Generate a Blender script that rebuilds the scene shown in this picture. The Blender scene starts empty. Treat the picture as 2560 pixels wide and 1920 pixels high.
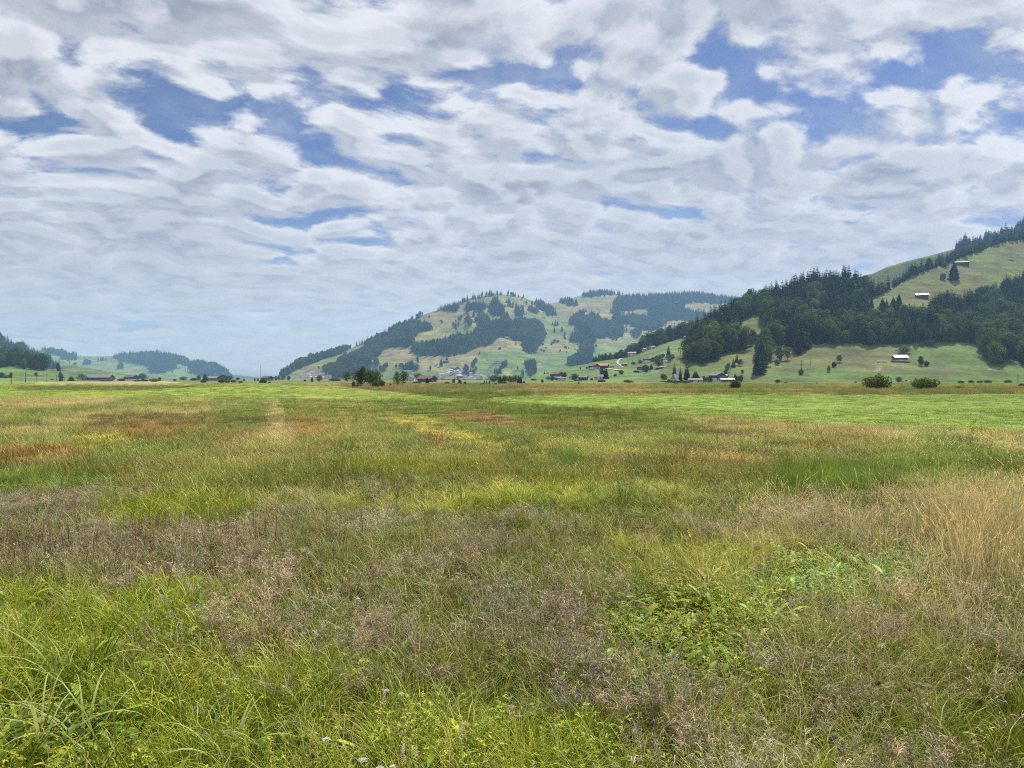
SUN_E = 5.0
SKY_COVER = 0.145
SKY_GAIN = .83
SKY_GREY = (.36, .385, .47)
SKY_WHITE = (.95, .95, .98)
SKY_TINT = (.72, .74, .98)
SKY_BLOBS = [
    (300, 180, 260, 50, -.16, -.1), (930, 160, 130, 45, -.09, 0), (1180, 230, 130, 55, -.08, 0), (1080, 150, 100, 50, .08, 0), (700, 340, 130, 55, -.17, -.3),
    (400, 390, 100, 50, -.13, 0), (1360, 230, 80, 80, -.09, 0), (1990, 230, 280, 70, -.16, .35), (2250, 250, 150, 80, -.13, .3),
    (1860, 110, 70, 60, -.10, 0), (1990, 515, 210, 32, -.17, 0), (700, 640, 90, 45, -.09, 0), (2480, 210, 90, 110, -.06, 0), (60, 330, 120, 50, -.05, 0),
    (1000, 530, 130, 30, -.07, 0), (560, 50, 420, 80, .10, 0), (1450, 50, 300, 70, .12, 0), (1700, 430, 330, 70, .13, .1), (400, 600, 600, 160, .05, 0), (1150, 450, 250, 70, .12, 0),
    (2300, 430, 250, 60, .12, 0), (1400, 640, 500, 60, .05, 0),
]
EXPO = 0.12
HAZE_C = (.36, .62, 1.0)
HAZE_D = 0.00010
HAZE_G = 0.3
import bpy, bmesh, math, random
import numpy as np
from mathutils import Vector, Matrix
R = math.radians
rng = np.random.default_rng(7)
random.seed(7)
scene = bpy.context.scene
COL = scene.collection
F, HY, CH = 1849.0, 948.0, 2.4          # focal length in photo pixels, horizon row, eye height in metres


def at(px, py, Y):
    return ((px - 1280) / F * Y, Y, CH + (HY - py) / F * Y)


def gdepth(py, z=0.0):
    return (CH - z) * F / (py - HY)


def tag(o, label=None, cat=None, group=None, kind=None):
    if label: o['label'] = label
    if cat: o['category'] = cat
    if group: o['group'] = group
    if kind: o['kind'] = kind
    return o


def link(name, data, parent=None, loc=None):
    o = bpy.data.objects.new(name, data)
    COL.objects.link(o)
    if parent is not None: o.parent = parent
    if loc is not None: o.location = loc
    return o


def np_mesh(name, V, faces, mats=(), midx=None, smooth=False):
    """V (n,3); faces: list of index arrays (k,3) or (k,4)."""
    me = bpy.data.meshes.new(name)
    V = np.asarray(V, np.float32)
    faces = [np.asarray(f, np.int32) for f in faces if len(f)]
    loops = np.concatenate([f.ravel() for f in faces]) if faces else np.zeros(0, np.int32)
    sizes = np.concatenate([np.full(len(f), f.shape[1], np.int32) for f in faces]) if faces else np.zeros(0, np.int32)
    me.vertices.add(len(V)); me.vertices.foreach_set('co', V.ravel())
    if len(loops):
        me.loops.add(len(loops)); me.loops.foreach_set('vertex_index', loops)
        me.polygons.add(len(sizes))
        st = np.zeros(len(sizes), np.int32); st[1:] = np.cumsum(sizes)[:-1]
        me.polygons.foreach_set('loop_start', st)
        if midx is not None: me.polygons.foreach_set('material_index', np.asarray(midx, np.int32))
        if smooth: me.polygons.foreach_set('use_smooth', np.ones(len(sizes), bool))
    for m in mats: me.materials.append(m)
    me.update(calc_edges=True)
    me.validate()
    return me


def set_attr(me, name, typ, dom, vals):
    a = me.attributes.new(name, typ, dom)
    key = {'FLOAT': 'value', 'INT': 'value', 'FLOAT_VECTOR': 'vector', 'FLOAT_COLOR': 'color'}[typ]
    a.data.foreach_set(key, np.asarray(vals, np.int32 if typ == 'INT' else np.float32).ravel())


# ---- node helper: math on sockets ----
class G:
    """Small expression builder over a node tree."""
    def __init__(s, nt): s.nt = nt; s.n = nt.nodes; s.l = nt.links
    def put(s, sock, v):
        if isinstance(v, S): s.l.new(v.k, sock)
        elif isinstance(v, (tuple, list)) and hasattr(sock, 'default_value') and sock.type == 'RGBA': sock.default_value = (*v[:3], 1)
        else: sock.default_value = v
    def m(s, op, a, b=0.0, c=0.0, clamp=False):
        n = s.n.new('ShaderNodeMath'); n.operation = op; n.use_clamp = clamp
        for i, v in enumerate((a, b, c)): s.put(n.inputs[i], v)
        return S(s, n.outputs[0])
    def vm(s, op, a, b=(0, 0, 0)):
        n = s.n.new('ShaderNodeVectorMath'); n.operation = op
        s.put(n.inputs[0], a); s.put(n.inputs[1], b)
        return S(s, n.outputs[0])
    def scale(s, v, f):
        n = s.n.new('ShaderNodeVectorMath'); n.operation = 'SCALE'
        s.put(n.inputs[0], v); s.put(n.inputs[3], f)
        return S(s, n.outputs[0])
    def xyz(s, x, y, z=0.0):
        n = s.n.new('ShaderNodeCombineXYZ')
        for i, v in enumerate((x, y, z)): s.put(n.inputs[i], v)
        return S(s, n.outputs[0])
    def sep(s, v):
        n = s.n.new('ShaderNodeSeparateXYZ'); s.put(n.inputs[0], v)
        return [S(s, o) for o in n.outputs]
    def noise(s, v, scale=1.0, detail=4.0, rough=0.5, lac=2.0, dist=0.0, col=False, dim='3D'):
        n = s.n.new('ShaderNodeTexNoise'); n.noise_dimensions = dim; s.put(n.inputs['Vector'], v)
        for k, x in (('Scale', scale), ('Detail', detail), ('Roughness', rough), ('Lacunarity', lac), ('Distortion', dist)): s.put(n.inputs[k], x)
        return S(s, n.outputs[1 if col else 0])
    def mr(s, v, a, b, c=0.0, d=1.0, smooth=True):
        n = s.n.new('ShaderNodeMapRange'); n.interpolation_type = 'SMOOTHSTEP' if smooth else 'LINEAR'
        s.put(n.inputs[0], v)
        for i, x in enumerate((a, b, c, d)): s.put(n.inputs[1 + i], x)
        return S(s, n.outputs[0])
    def mix(s, f, a, b, mode='MIX'):
        n = s.n.new('ShaderNodeMix'); n.data_type = 'RGBA'; n.blend_type = mode
        s.put(n.inputs[0], f); s.put(n.inputs[6], a); s.put(n.inputs[7], b)
        return S(s, n.outputs[2])
    def attr(s, name, typ='GEOMETRY', out='Color'):
        n = s.n.new('ShaderNodeAttribute'); n.attribute_name = name; n.attribute_type = typ
        return S(s, n.outputs[out])
    def objrand(s):
        return S(s, s.n.new('ShaderNodeObjectInfo').outputs['Random'])
    def objco(s):
        return S(s, s.n.new('ShaderNodeTexCoord').outputs['Object'])
    def pos(s):
        return S(s, s.n.new('ShaderNodeNewGeometry').outputs['Position'])


class S:
    def __init__(s, g, k): s.g = g; s.k = k
    def __add__(s, o): return s.g.m('ADD', s, o)
    def __radd__(s, o): return s.g.m('ADD', o, s)
    def __sub__(s, o): return s.g.m('SUBTRACT', s, o)
    def __rsub__(s, o): return s.g.m('SUBTRACT', o, s)
    def __mul__(s, o): return s.g.m('MULTIPLY', s, o)
    def __rmul__(s, o): return s.g.m('MULTIPLY', o, s)
    def __truediv__(s, o): return s.g.m('DIVIDE', s, o)
    def __rtruediv__(s, o): return s.g.m('DIVIDE', o, s)


def material(name):
    m = bpy.data.materials.new(name); m.use_nodes = True
    nt = m.node_tree; nt.nodes.clear()
    out = nt.nodes.new('ShaderNodeOutputMaterial')
    return m, G(nt), out


def principled(g, out, col, rough=0.8, spec=0.3, normal=None):
    b = g.n.new('ShaderNodeBsdfPrincipled')
    g.put(b.inputs['Base Color'], col); g.put(b.inputs['Roughness'], rough)
    g.put(b.inputs['Specular IOR Level'], spec)
    if normal is not None: g.l.new(normal.k, b.inputs['Normal'])
    g.l.new(b.outputs[0], out.inputs[0])
    return b


def bump(g, h, strength=0.5, dist=0.05):
    n = g.n.new('ShaderNodeBump'); g.put(n.inputs['Height'], h)
    n.inputs['Strength'].default_value = strength; n.inputs['Distance'].default_value = dist
    return S(g, n.outputs[0])


def mat_plain(name, c, rough=0.8, var=0.25, sc=0.6, spec=0.3):
    """A solid painted / timber / plaster surface with weathering mottling."""
    m, g, out = material(name)
    n = g.noise(g.objco(), sc, 5, 0.6)
    c2 = tuple(max(0, x * (1 - var)) for x in c); c3 = tuple(min(1, x * (1 + var * .6)) for x in c)
    principled(g, out, g.mix(g.mr(n, .3, .7), c2, c3), rough, spec)
    return m


def in_poly(x, y, poly):
    x = np.asarray(x, float); y = np.asarray(y, float)
    p = np.asarray(poly, float); ins = np.zeros(x.shape, bool)
    j = len(p) - 1
    for i in range(len(p)):
        xi, yi = p[i]; xj, yj = p[j]
        if yi != yj:
            c = ((yi > y) != (yj > y)) & (x < (xj - xi) * (y - yi) / (yj - yi) + xi)
            ins ^= c
        j = i
    return ins


# value noise for numpy use
_perm = np.random.default_rng(3).random((256, 256))
def vnoise(x, y):
    xi = np.floor(x).astype(int); yi = np.floor(y).astype(int)
    fx = x - xi; fy = y - yi
    fx = fx * fx * (3 - 2 * fx); fy = fy * fy * (3 - 2 * fy)
    a = _perm[xi & 255, yi & 255]; b = _perm[(xi + 1) & 255, yi & 255]
    c = _perm[xi & 255, (yi + 1) & 255]; d = _perm[(xi + 1) & 255, (yi + 1) & 255]
    return (a * (1 - fx) + b * fx) * (1 - fy) + (c * (1 - fx) + d * fx) * fy
def fbm(x, y, o=4, rough=.5):
    s = 0; a = 1; t = 0
    for k in range(o):
        s = s + a * vnoise(x * 2 ** k + 17.3 * k, y * 2 ** k + 5.1 * k); t += a; a *= rough
    return s / t
# ---------------- camera, sun, sky ----------------
cd = bpy.data.cameras.new('camera'); cd.lens = 26; cd.sensor_width = 36; cd.clip_start = 0.05; cd.clip_end = 40000
cam = link('camera', cd, loc=(0, 0, CH))
cam.rotation_euler = (R(90) - math.atan(12 / F), 0, 0)
scene.camera = cam
SUN_AZ, SUN_EL = 30.0, 52.0
sd = Vector((math.sin(R(SUN_AZ)) * math.cos(R(SUN_EL)), math.cos(R(SUN_AZ)) * math.cos(R(SUN_EL)), math.sin(R(SUN_EL))))
ld = bpy.data.lights.new('sun', 'SUN'); ld.energy = SUN_E; ld.angle = R(3.0); ld.color = (1, .95, .87)
sun = link('sun', ld, loc=(0, 0, 60)); sun.rotation_euler = (-sd).to_track_quat('-Z', 'Y').to_euler()

w = bpy.data.worlds.new('World'); scene.world = w; w.use_nodes = True
nt = w.node_tree; nt.nodes.clear(); g = G(nt)
out = nt.nodes.new('ShaderNodeOutputWorld'); bg = nt.nodes.new('ShaderNodeBackground')
nt.links.new(bg.outputs[0], out.inputs[0])
sky = nt.nodes.new('ShaderNodeTexSky'); sky.sky_type = 'NISHITA'; sky.sun_disc = False
sky.sun_elevation = R(SUN_EL); sky.sun_rotation = R(SUN_AZ); sky.air_density = 1.0; sky.dust_density = 0.6; sky.ozone_density = 2.0; sky.altitude = 900
SKY_STR = 0.088
d3 = S(g, nt.nodes.new('ShaderNodeTexCoord').outputs['Generated'])
dx, dy, dz = g.sep(d3)
zz = g.m('MAXIMUM', dz, 0.0)
az = g.m('ARCTAN2', dx, dy)                                   # direction on the dome: azimuth / elevation
hl = g.m('SQRT', dx * dx + dy * dy)
el = g.m('ARCTAN2', dz, hl)
inv = 1.0 / (zz + 0.23)
P = g.xyz(dx * inv, dy * inv, 0.0)                            # the cloud deck seen from below


def cloud_group():
    gt = bpy.data.node_groups.new('cloud_density', 'ShaderNodeTree')
    gt.interface.new_socket('P', in_out='INPUT', socket_type='NodeSocketVector')
    gt.interface.new_socket('bias', in_out='INPUT', socket_type='NodeSocketFloat')
    gt.interface.new_socket('density', in_out='OUTPUT', socket_type='NodeSocketFloat')
    k = G(gt); gi = gt.nodes.new('NodeGroupInput'); go = gt.nodes.new('NodeGroupOutput')
    p = S(k, gi.outputs[0])
    # long streets of cloud: shear and stretch the deck along one direction
    x, y, _ = k.sep(p)
    u = x * 0.86 + y * 0.30; v = y * 0.86 - x * 0.34
    q = k.xyz(u * 1.0, v * 1.25, 3.7)
    wv = k.noise(q, 1.5, 2, .5, col=True, dim='2D')
    q2 = k.vm('ADD', q, k.scale(k.vm('SUBTRACT', wv, (.5, .5, .5)), 0.22))
    big = k.noise(q2, 1.8, 2, .5, dim='2D')
    mid = k.noise(k.vm('ADD', q2, (5.2, 1.3, 0)), 4.3, 9, .60, dim='2D')
    fine = k.noise(q2, 9.0, 7, .62, dim='2D')
    vo = gt.nodes.new('ShaderNodeTexVoronoi'); vo.voronoi_dimensions = '2D'; vo.feature = 'SMOOTH_F1'; vo.inputs['Scale'].default_value = 8.0; vo.inputs['Smoothness'].default_value = .7
    gt.links.new(k.vm('ADD', q2, k.scale(k.vm('SUBTRACT', k.noise(q2, 6.0, 3, .5, col=True, dim='2D'), (.5, .5, .5)), .15)).k, vo.inputs['Vector'])
    puff = 0.5 - S(k, vo.outputs['Distance'])
    dens = big * 0.38 + mid * 0.56 + fine * 0.40 + puff * 0.48 - 0.725 + S(k, gi.outputs[1])
    gt.links.new(dens.k, go.inputs[0])
    return gt


CG = cloud_group()
def dens(p, bias):
    n = nt.nodes.new('ShaderNodeGroup'); n.node_tree = CG
    g.put(n.inputs[0], p); g.put(n.inputs[1], bias)
    return S(g, n.outputs[0])


# openings (negative) and thicker banks (positive) of the deck: photo column, row, half widths, strength, tilt
BL = SKY_BLOBS
bias = None
for (px, py, sx, sy, st, tilt) in BL:
    a0 = math.atan((px - 1280) / F); e0 = math.atan((HY - py) / F * math.cos(a0))
    ax = sx / F; ay = sy / F
    c, s_ = math.cos(tilt), math.sin(tilt)
    ua = az - a0; ve = el - e0
    t1 = (ua * c + ve * s_) * (1 / ax); t2 = (ve * c - ua * s_) * (1 / ay)
    b = g.m('EXPONENT', (t1 * t1 + t2 * t2) * -1.0) * st
    bias = b if bias is None else bias + b
lowdeck = g.mr(el, 0.02, 0.30, 0.085, 0.0)                     # the deck closes up towards the horizon
bias = bias + lowdeck + SKY_COVER
D0 = dens(P, bias)
sunp = (0.03, -0.065, 0)
D1 = dens(g.vm('ADD', P, sunp), bias)
cover = g.mr(D0, -0.10, 0.10)
thick = g.mr(D0, 0.06, 0.36)
lit = g.mr(D0 - D1, -0.14, 0.14)
flat = g.mr(el, 0.03, 0.34, 0.42, 0.0); lit = lit * (1.0 - flat) + flat * 0.62
tone = lit * 0.66 + (1.0 - thick) * 0.42
patch = g.noise(P, 0.55, 2, .5, dim='2D')
tone = tone * g.mr(patch, .3, .7, .82, 1.1)
ccol = g.mix(g.mr(tone, 0.0, 1.0, smooth=False), SKY_GREY, SKY_WHITE)
skyc = g.mix(1.0, S(g, sky.outputs[0]), SKY_TINT, 'MULTIPLY')
bgsky = g.scale(skyc, SKY_STR)
bgsky = g.mix(g.mr(el, 0.0, 0.24, 0.85, 0.0), bgsky, (.66, .72, .80))
ccol = g.mix(g.mr(el, 0.0, 0.24, 0.55, 0.0), ccol, (.92, .89, .86))
veil = g.mr(g.noise(g.vm('ADD', P, g.scale(g.noise(P, 2.0, 2, .5, col=True, dim='2D'), .5)), 3.0, 7, .6, dim='2D'), .42, .78, 0.0, .42)
cover = g.m('MAXIMUM', cover, veil)
colr = g.mix(cover * 0.97, bgsky, ccol)
colr = g.mix(g.mr(dz, -0.02, 0.02), (.16, .18, .12), colr)
g.put(bg.inputs[0], colr); bg.inputs[1].default_value = SKY_GAIN
# ---------------- hills: one real sheet each, with its own distance, slope and back side ----------------
def interp(x, pts):
    p = np.asarray(pts, float); return np.interp(x, p[:, 0], p[:, 1])


class Hill:
    def __init__(s, name, x0, x1, sky, Df, Dr, ge=1.15, amp=.05, fr=90., back=1.0, seed=0):
        s.name, s.x0, s.x1, s.sky, s.ge, s.amp, s.fr, s.back, s.seed = name, x0, x1, sky, ge, amp, fr, back, seed
        s.Df = Df if isinstance(Df, list) else [(x0, Df), (x1, Df)]
        s.Dr = Dr if isinstance(Dr, list) else [(x0, Dr), (x1, Dr)]
    def rows(s, px):
        return HY + CH * F / interp(px, s.Df), interp(px, s.sky)
    def v(s, px, py):
        fy, sy = s.rows(px); return (fy - py) / np.maximum(fy - sy, .3)
    def depth(s, px, v):
        df, dr = interp(px, s.Df), interp(px, s.Dr)
        vv = np.clip(v, 0, 1)
        n = fbm(px / s.fr + s.seed * 3.1, vv * 4.5 + s.seed, 4) - .5
        env = np.clip(vv * 5, 0, 1) * np.clip((1 - vv) * 5, 0, 1)
        return df + (dr - df) * (vv ** s.ge) + (dr - df) * s.amp * 2 * n * env
    def pt(s, px, py):
        px = np.asarray(px, float); py = np.asarray(py, float)
        Y = s.depth(px, s.v(px, py))
        return np.stack([(px - 1280) / F * Y, Y, CH + (HY - py) / F * Y], -1)
    def behind(s, px, t):
        """t metres beyond the crest."""
        px = np.asarray(px, float); fy, sy = s.rows(px); Y0 = interp(px, s.Dr); zr = CH + (HY - sy) / F * Y0
        L = (Y0 - interp(px, s.Df)) * s.back
        u = np.clip(t / L, 0, 1); z = zr * (1 - u * u * (3 - 2 * u) * 1.0) - t * .10
        Y = Y0 + t
        return np.stack([(px - 1280) / F * Y, Y, z], -1)
    def build(s, mat, colf, dpx=3.0, nv=110, nb=24):
        xs = np.arange(s.x0, s.x1 + dpx, dpx); n = len(xs)
        rows = []; cols = []
        for j in range(-1, nv + 1):
            v = max(j, 0) / nv; fy, sy = s.rows(xs); py = fy + (sy - fy) * v
            p = s.pt(xs, py)
            if j < 0: p[:, 2] -= 3; p[:, 1] -= 2
            rows.append(p); cols.append(colf(xs, py, np.full(n, v)))
        for j in range(1, nb + 1):
            fy, sy = s.rows(xs)
            t = (j / nb) ** 1.5 * (interp(xs, s.Dr) - interp(xs, s.Df)) * s.back
            p = s.behind(xs, t); p[:, 2] = np.maximum(p[:, 2], -6)
            rows.append(p); cols.append(colf(xs, sy, np.full(n, 1.0)))
        V = np.concatenate(rows); C = np.concatenate(cols); m = len(rows)
        i = (np.arange(m - 1)[:, None] * n + np.arange(n - 1)[None]).ravel()
        me = np_mesh(s.name, V, [np.stack([i, i + 1, i + 1 + n, i + n], 1)], [mat], smooth=True)
        set_attr(me, 'Col', 'FLOAT_COLOR', 'POINT', np.concatenate([C, np.ones((len(C), 1))], 1))
        o = link(s.name, me); tag(o, kind='structure'); return o


def hill_mat(name, s1, s2):
    m, g, out = material(name)
    c = g.attr('Col'); p = g.objco()
    n1 = g.noise(p, s1, 5, .6); n2 = g.noise(p, s2, 4, .6)
    x, y, z = g.sep(p)
    ter = g.noise(g.xyz(x * s1 * .35, y * s1 * .35, z * s1 * 9), 1.0, 3, .6)     # cattle terraces across the slope
    k = g.mr(n1, .25, .75, .62, 1.32) * g.mr(n2, .3, .7, .75, 1.22) * g.mr(ter, .3, .7, .82, 1.14)
    cc = g.mix(1.0, c, g.xyz(k, k, k), 'MULTIPLY')
    cc = g.mix(g.mr(n1, .45, .8, 0, .35), cc, g.mix(1.0, c, (1.35, 1.05, .8), 'MULTIPLY'))
    principled(g, out, cc, .9, .1, bump(g, n1 + n2 * .4, .5, .6 / s1 * .05))
    return m


TAN = np.array((.235, .210, .088)); GRN = np.array((.128, .208, .05)); OLV = np.array((.155, .170, .058)); YEL = np.array((.27, .27, .075))
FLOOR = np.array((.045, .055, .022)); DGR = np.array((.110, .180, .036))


def zone_col(base, zones, jit=6.0, forests=()):
    """zones: (poly, colour, soft weight)."""
    def f(px, py, v):
        jx = px + (fbm(px / 23., py / 9., 3) - .5) * jit * 2.2; jy = py + (fbm(px / 23. + 9, py / 9. + 4, 3) - .5) * jit
        C = np.tile(base, (len(px), 1)).astype(float)
        n = fbm(px / 60. + 3, py / 14. + 1, 4)[:, None]
        C = C * (0.82 + .36 * n)
        n2 = fbm(px / 110. + 31, py / 22. + 7, 3)[:, None]
        C = C * (1 - .45 * np.clip((n2 - .45) * 4, 0, 1)) + GRN * (.45 * np.clip((n2 - .45) * 4, 0, 1))
        for poly, c, wgt in zones:
            k = in_poly(jx, jy, poly)
            C[k] = C[k] * (1 - wgt) + np.asarray(c) * wgt * (0.9 + .2 * n[k])
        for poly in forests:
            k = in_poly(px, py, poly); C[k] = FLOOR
        return np.clip(C, 0, 1)
    return f


# central hill
HB = Hill('hill', 640, 1990, [(640, 949.6), (672, 949.4), (684, 948), (700, 938), (720, 925), (742, 910), (765, 901), (795, 891), (820, 885), (845, 879), (880, 869), (905, 859), (925, 853),
    (945, 843), (960, 836), (975, 828), (990, 820), (1005, 812), (1025, 803), (1035, 797), (1050, 790), (1070, 783), (1085, 778), (1100, 774), (1120, 769), (1140, 763), (1155, 756), (1165, 750),
    (1175, 745), (1200, 743), (1220, 738), (1240, 734), (1260, 737), (1290, 739), (1305, 742), (1330, 752), (1350, 756), (1372, 758), (1385, 757), (1400, 753), (1420, 748), (1440, 742), (1460, 737),
    (1480, 733), (1500, 730), (1520, 731), (1540, 735), (1560, 738), (1585, 741), (1600, 742), (1620, 741), (1660, 738), (1700, 736), (1730, 734), (1760, 737), (1800, 744), (1850, 748), (1990, 770)],
    [(640, 2300), (1000, 2150), (1990, 2200)], [(640, 2450), (690, 2600), (1000, 2950), (1240, 3250), (1380, 3700), (1500, 3950), (1990, 4200)], 1.1, .05, 80., .9, 1)
BF = [
    [(684, 938), (700, 927), (720, 913), (742, 898), (765, 890), (795, 880), (820, 874), (845, 867), (860, 862), (880, 858), (905, 848), (925, 842), (945, 832), (960, 825), (975, 817), (990, 808), (1005, 800),
     (1030, 793), (1035, 787), (1070, 770), (1068, 778), (1050, 791), (1035, 799), (1000, 818), (960, 840), (925, 856), (905, 862), (880, 871), (860, 880), (845, 888), (812, 895), (790, 905), (770, 912), (745, 922), (712, 943)],
    [(862, 882), (880, 873), (905, 862), (925, 845), (960, 832), (1000, 812), (1031, 795), (1036, 800), (1060, 802), (1080, 812), (1088, 823), (1067, 827), (1044, 833), (1039, 842), (1003, 842), (1031, 846), (1044, 852), (1030, 860),
     (1020, 869), (961, 871), (953, 884), (927, 903), (900, 912), (923, 922), (951, 931), (930, 940), (889, 938), (857, 944), (822, 944), (811, 928), (801, 926), (775, 928), (780, 916), (794, 905), (820, 897), (847, 895)],
    [(1022, 858), (1050, 855), (1080, 850), (1102, 848), (1122, 837), (1144, 831), (1173, 834), (1187, 818), (1215, 822), (1238, 836), (1240, 850), (1231, 861), (1204, 867), (1158, 884), (1130, 893), (1095, 890), (1060, 893), (1037, 886), (1033, 871)],
    [(1187, 816), (1192, 808), (1209, 799), (1231, 796), (1260, 799), (1283, 797), (1303, 792), (1330, 799), (1350, 801), (1359, 810), (1361, 841), (1354, 860), (1341, 873), (1328, 886), (1310, 873), (1303, 860), (1307, 853), (1280, 851), (1276, 840), (1258, 843), (1238, 840), (1215, 830)],
    [(1157, 772), (1162, 758), (1173, 752), (1195, 749), (1207, 752), (1220, 765), (1209, 777), (1198, 782), (1180, 780), (1165, 776)],
    [(1222, 789), (1224, 760), (1233, 741), (1240, 739), (1246, 749), (1256, 756), (1257, 772), (1272, 781), (1275, 800), (1263, 803), (1245, 792), (1230, 790)],
    [(1086, 774), (1102, 758), (1137, 749), (1149, 747), (1153, 760), (1139, 780), (1119, 776), (1102, 776)],
    [(1195, 744), (1196, 731), (1213, 727), (1220, 723), (1238, 725), (1240, 738), (1225, 740), (1213, 744)], [(1240, 737), (1242, 723), (1258, 733), (1258, 739)], [(1261, 739), (1267, 725), (1287, 731), (1287, 742)],
    [(1289, 740), (1290, 730), (1305, 733), (1305, 744)], [(1155, 758), (1157, 743), (1173, 736), (1175, 748), (1165, 755)], [(1176, 746), (1178, 734), (1190, 732), (1195, 746)],
    [(1337, 767), (1337, 747), (1347, 744), (1357, 750), (1363, 762), (1368, 756), (1380, 766), (1391, 780), (1390, 790), (1374, 789), (1363, 784), (1348, 774)],
    [(1320, 775), (1321, 758), (1343, 770), (1344, 782), (1336, 785), (1321, 780)], [(1287, 788), (1290, 759), (1300, 774), (1308, 761), (1311, 780), (1317, 792), (1310, 792), (1303, 785), (1298, 792)],
    [(1265, 765), (1267, 749), (1274, 750), (1286, 770), (1276, 770)], [(1400, 756), (1401, 743), (1426, 741), (1436, 749), (1436, 765), (1422, 765), (1410, 762)],
    [(1442, 743), (1454, 726), (1472, 720), (1494, 712), (1512, 712), (1536, 718), (1556, 720), (1574, 725), (1590, 733), (1590, 744), (1572, 741), (1552, 738), (1530, 736), (1512, 739), (1490, 742), (1469, 742)],
    [(1534, 762), (1537, 741), (1552, 737), (1590, 738), (1592, 730), (1606, 727), (1640, 725), (1671, 721), (1707, 718), (1731, 718), (1762, 721), (1800, 729), (1835, 734), (1900, 742), (1900, 765), (1835, 760), (1800, 760), (1762, 758), (1735, 756), (1707, 762), (1711, 769), (1731, 774),
     (1762, 780), (1790, 790), (1830, 800), (1762, 803), (1744, 807), (1725, 807), (1707, 800), (1689, 800), (1668, 805), (1660, 814), (1640, 825), (1613, 827), (1599, 821), (1579, 816), (1577, 809), (1559, 812), (1534, 805), (1534, 788), (1545, 781), (1563, 787), (1583, 783),
     (1621, 788), (1621, 776), (1595, 774), (1574, 778), (1554, 778), (1545, 780), (1527, 785), (1527, 778)],
    [(1420, 812), (1424, 796), (1434, 786), (1443, 776), (1460, 774), (1467, 788), (1476, 777), (1499, 783), (1501, 794), (1512, 794), (1534, 803), (1559, 812), (1562, 827), (1556, 841), (1534, 848), (1512, 845), (1489, 850), (1483, 861), (1481, 875), (1483, 897), (1478, 910), (1440, 917),
     (1424, 917), (1416, 904), (1424, 890), (1445, 882), (1449, 868), (1461, 861), (1443, 859), (1429, 856), (1429, 834), (1440, 830), (1440, 814)],
    [(1581, 827), (1592, 818), (1601, 821), (1601, 839), (1590, 847), (1583, 838)],
    [(1175, 922), (1177, 905), (1190, 893), (1197, 896), (1192, 908), (1183, 920)], [(1179, 926), (1184, 913), (1194, 918), (1192, 928)], [(1156, 943), (1160, 920), (1170, 915), (1181, 925), (1183, 943)],
    [(1229, 939), (1234, 922), (1248, 915), (1255, 925), (1254, 939)], [(1255, 921), (1258, 906), (1268, 904), (1272, 912), (1264, 921)],
    [(1306, 915), (1310, 902), (1325, 897), (1336, 899), (1341, 915), (1341, 935), (1330, 943), (1318, 935), (1312, 922)],
    [(1164, 803), (1165, 787), (1172, 783), (1177, 800), (1184, 794), (1184, 806), (1172, 816)], [(1187, 804), (1192, 785), (1205, 780), (1222, 786), (1224, 804), (1205, 806)],
    [(1128, 818), (1134, 806), (1145, 806), (1150, 815), (1140, 819)], [(978, 920), (990, 910), (1010, 912), (1020, 905), (1032, 901), (1035, 912), (1047, 913), (1049, 928), (1030, 930), (1000, 924)],
    [(909, 917), (912, 902), (925, 902), (924, 917)], [(926, 917), (929, 899), (934, 914), (932, 919)], [(935, 919), (937, 897), (947, 896), (948, 917)], [(925, 930), (935, 922), (955, 916), (963, 908), (971, 912), (969, 924), (950, 933)],
]
BCLEAR = [[(708, 946), (750, 922), (790, 907), (818, 897), (824, 904), (800, 912), (775, 926), (770, 945)], [(821, 903), (826, 892), (847, 889), (840, 902)], [(863, 880), (885, 867), (915, 858), (900, 868), (880, 876), (866, 884)]]
hb_col = zone_col(TAN, [
    ([(640, 960), (700, 940), (830, 885), (850, 890), (800, 930), (800, 960)], OLV * 1.15, .8),
    ([(1030, 838), (1090, 826), (1170, 832), (1190, 846), (1100, 850), (1040, 852)], YEL, .75), ([(1060, 835), (1180, 815), (1190, 830), (1100, 838)], GRN, .6),
    ([(1175, 960), (1190, 905), (1205, 878), (1260, 872), (1330, 890), (1420, 880), (1480, 868), (1560, 870), (1560, 960)], GRN, .88),
    ([(1345, 803), (1450, 802), (1440, 830), (1400, 838), (1362, 850)], GRN, .75), ([(1440, 895), (1500, 865), (1600, 850), (1600, 900), (1480, 905)], GRN, .7),
    ([(900, 960), (925, 925), (1000, 925), (1130, 935), (1130, 960)], GRN, .85), ([(800, 960), (800, 930), (900, 940), (910, 960)], YEL * .8, .6),
    ([(1338, 915), (1350, 905), (1356, 915), (1345, 928)], YEL, .8), ([(1255, 935), (1262, 920), (1275, 918), (1280, 930), (1265, 940)], YEL, .8),
    ([(1620, 775), (1720, 752), (1800, 760), (1800, 785)], TAN * .9, .8), ([(1180, 840), (1200, 880), (1300, 870), (1280, 855)], TAN * 1.05, .6)], 5.)
MH = hill_mat('hill_meadow_far', .012, .06); MN = hill_mat('hill_meadow', .03, .25)
HB.build(MH, hb_col, 2.5, 130)

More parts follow.
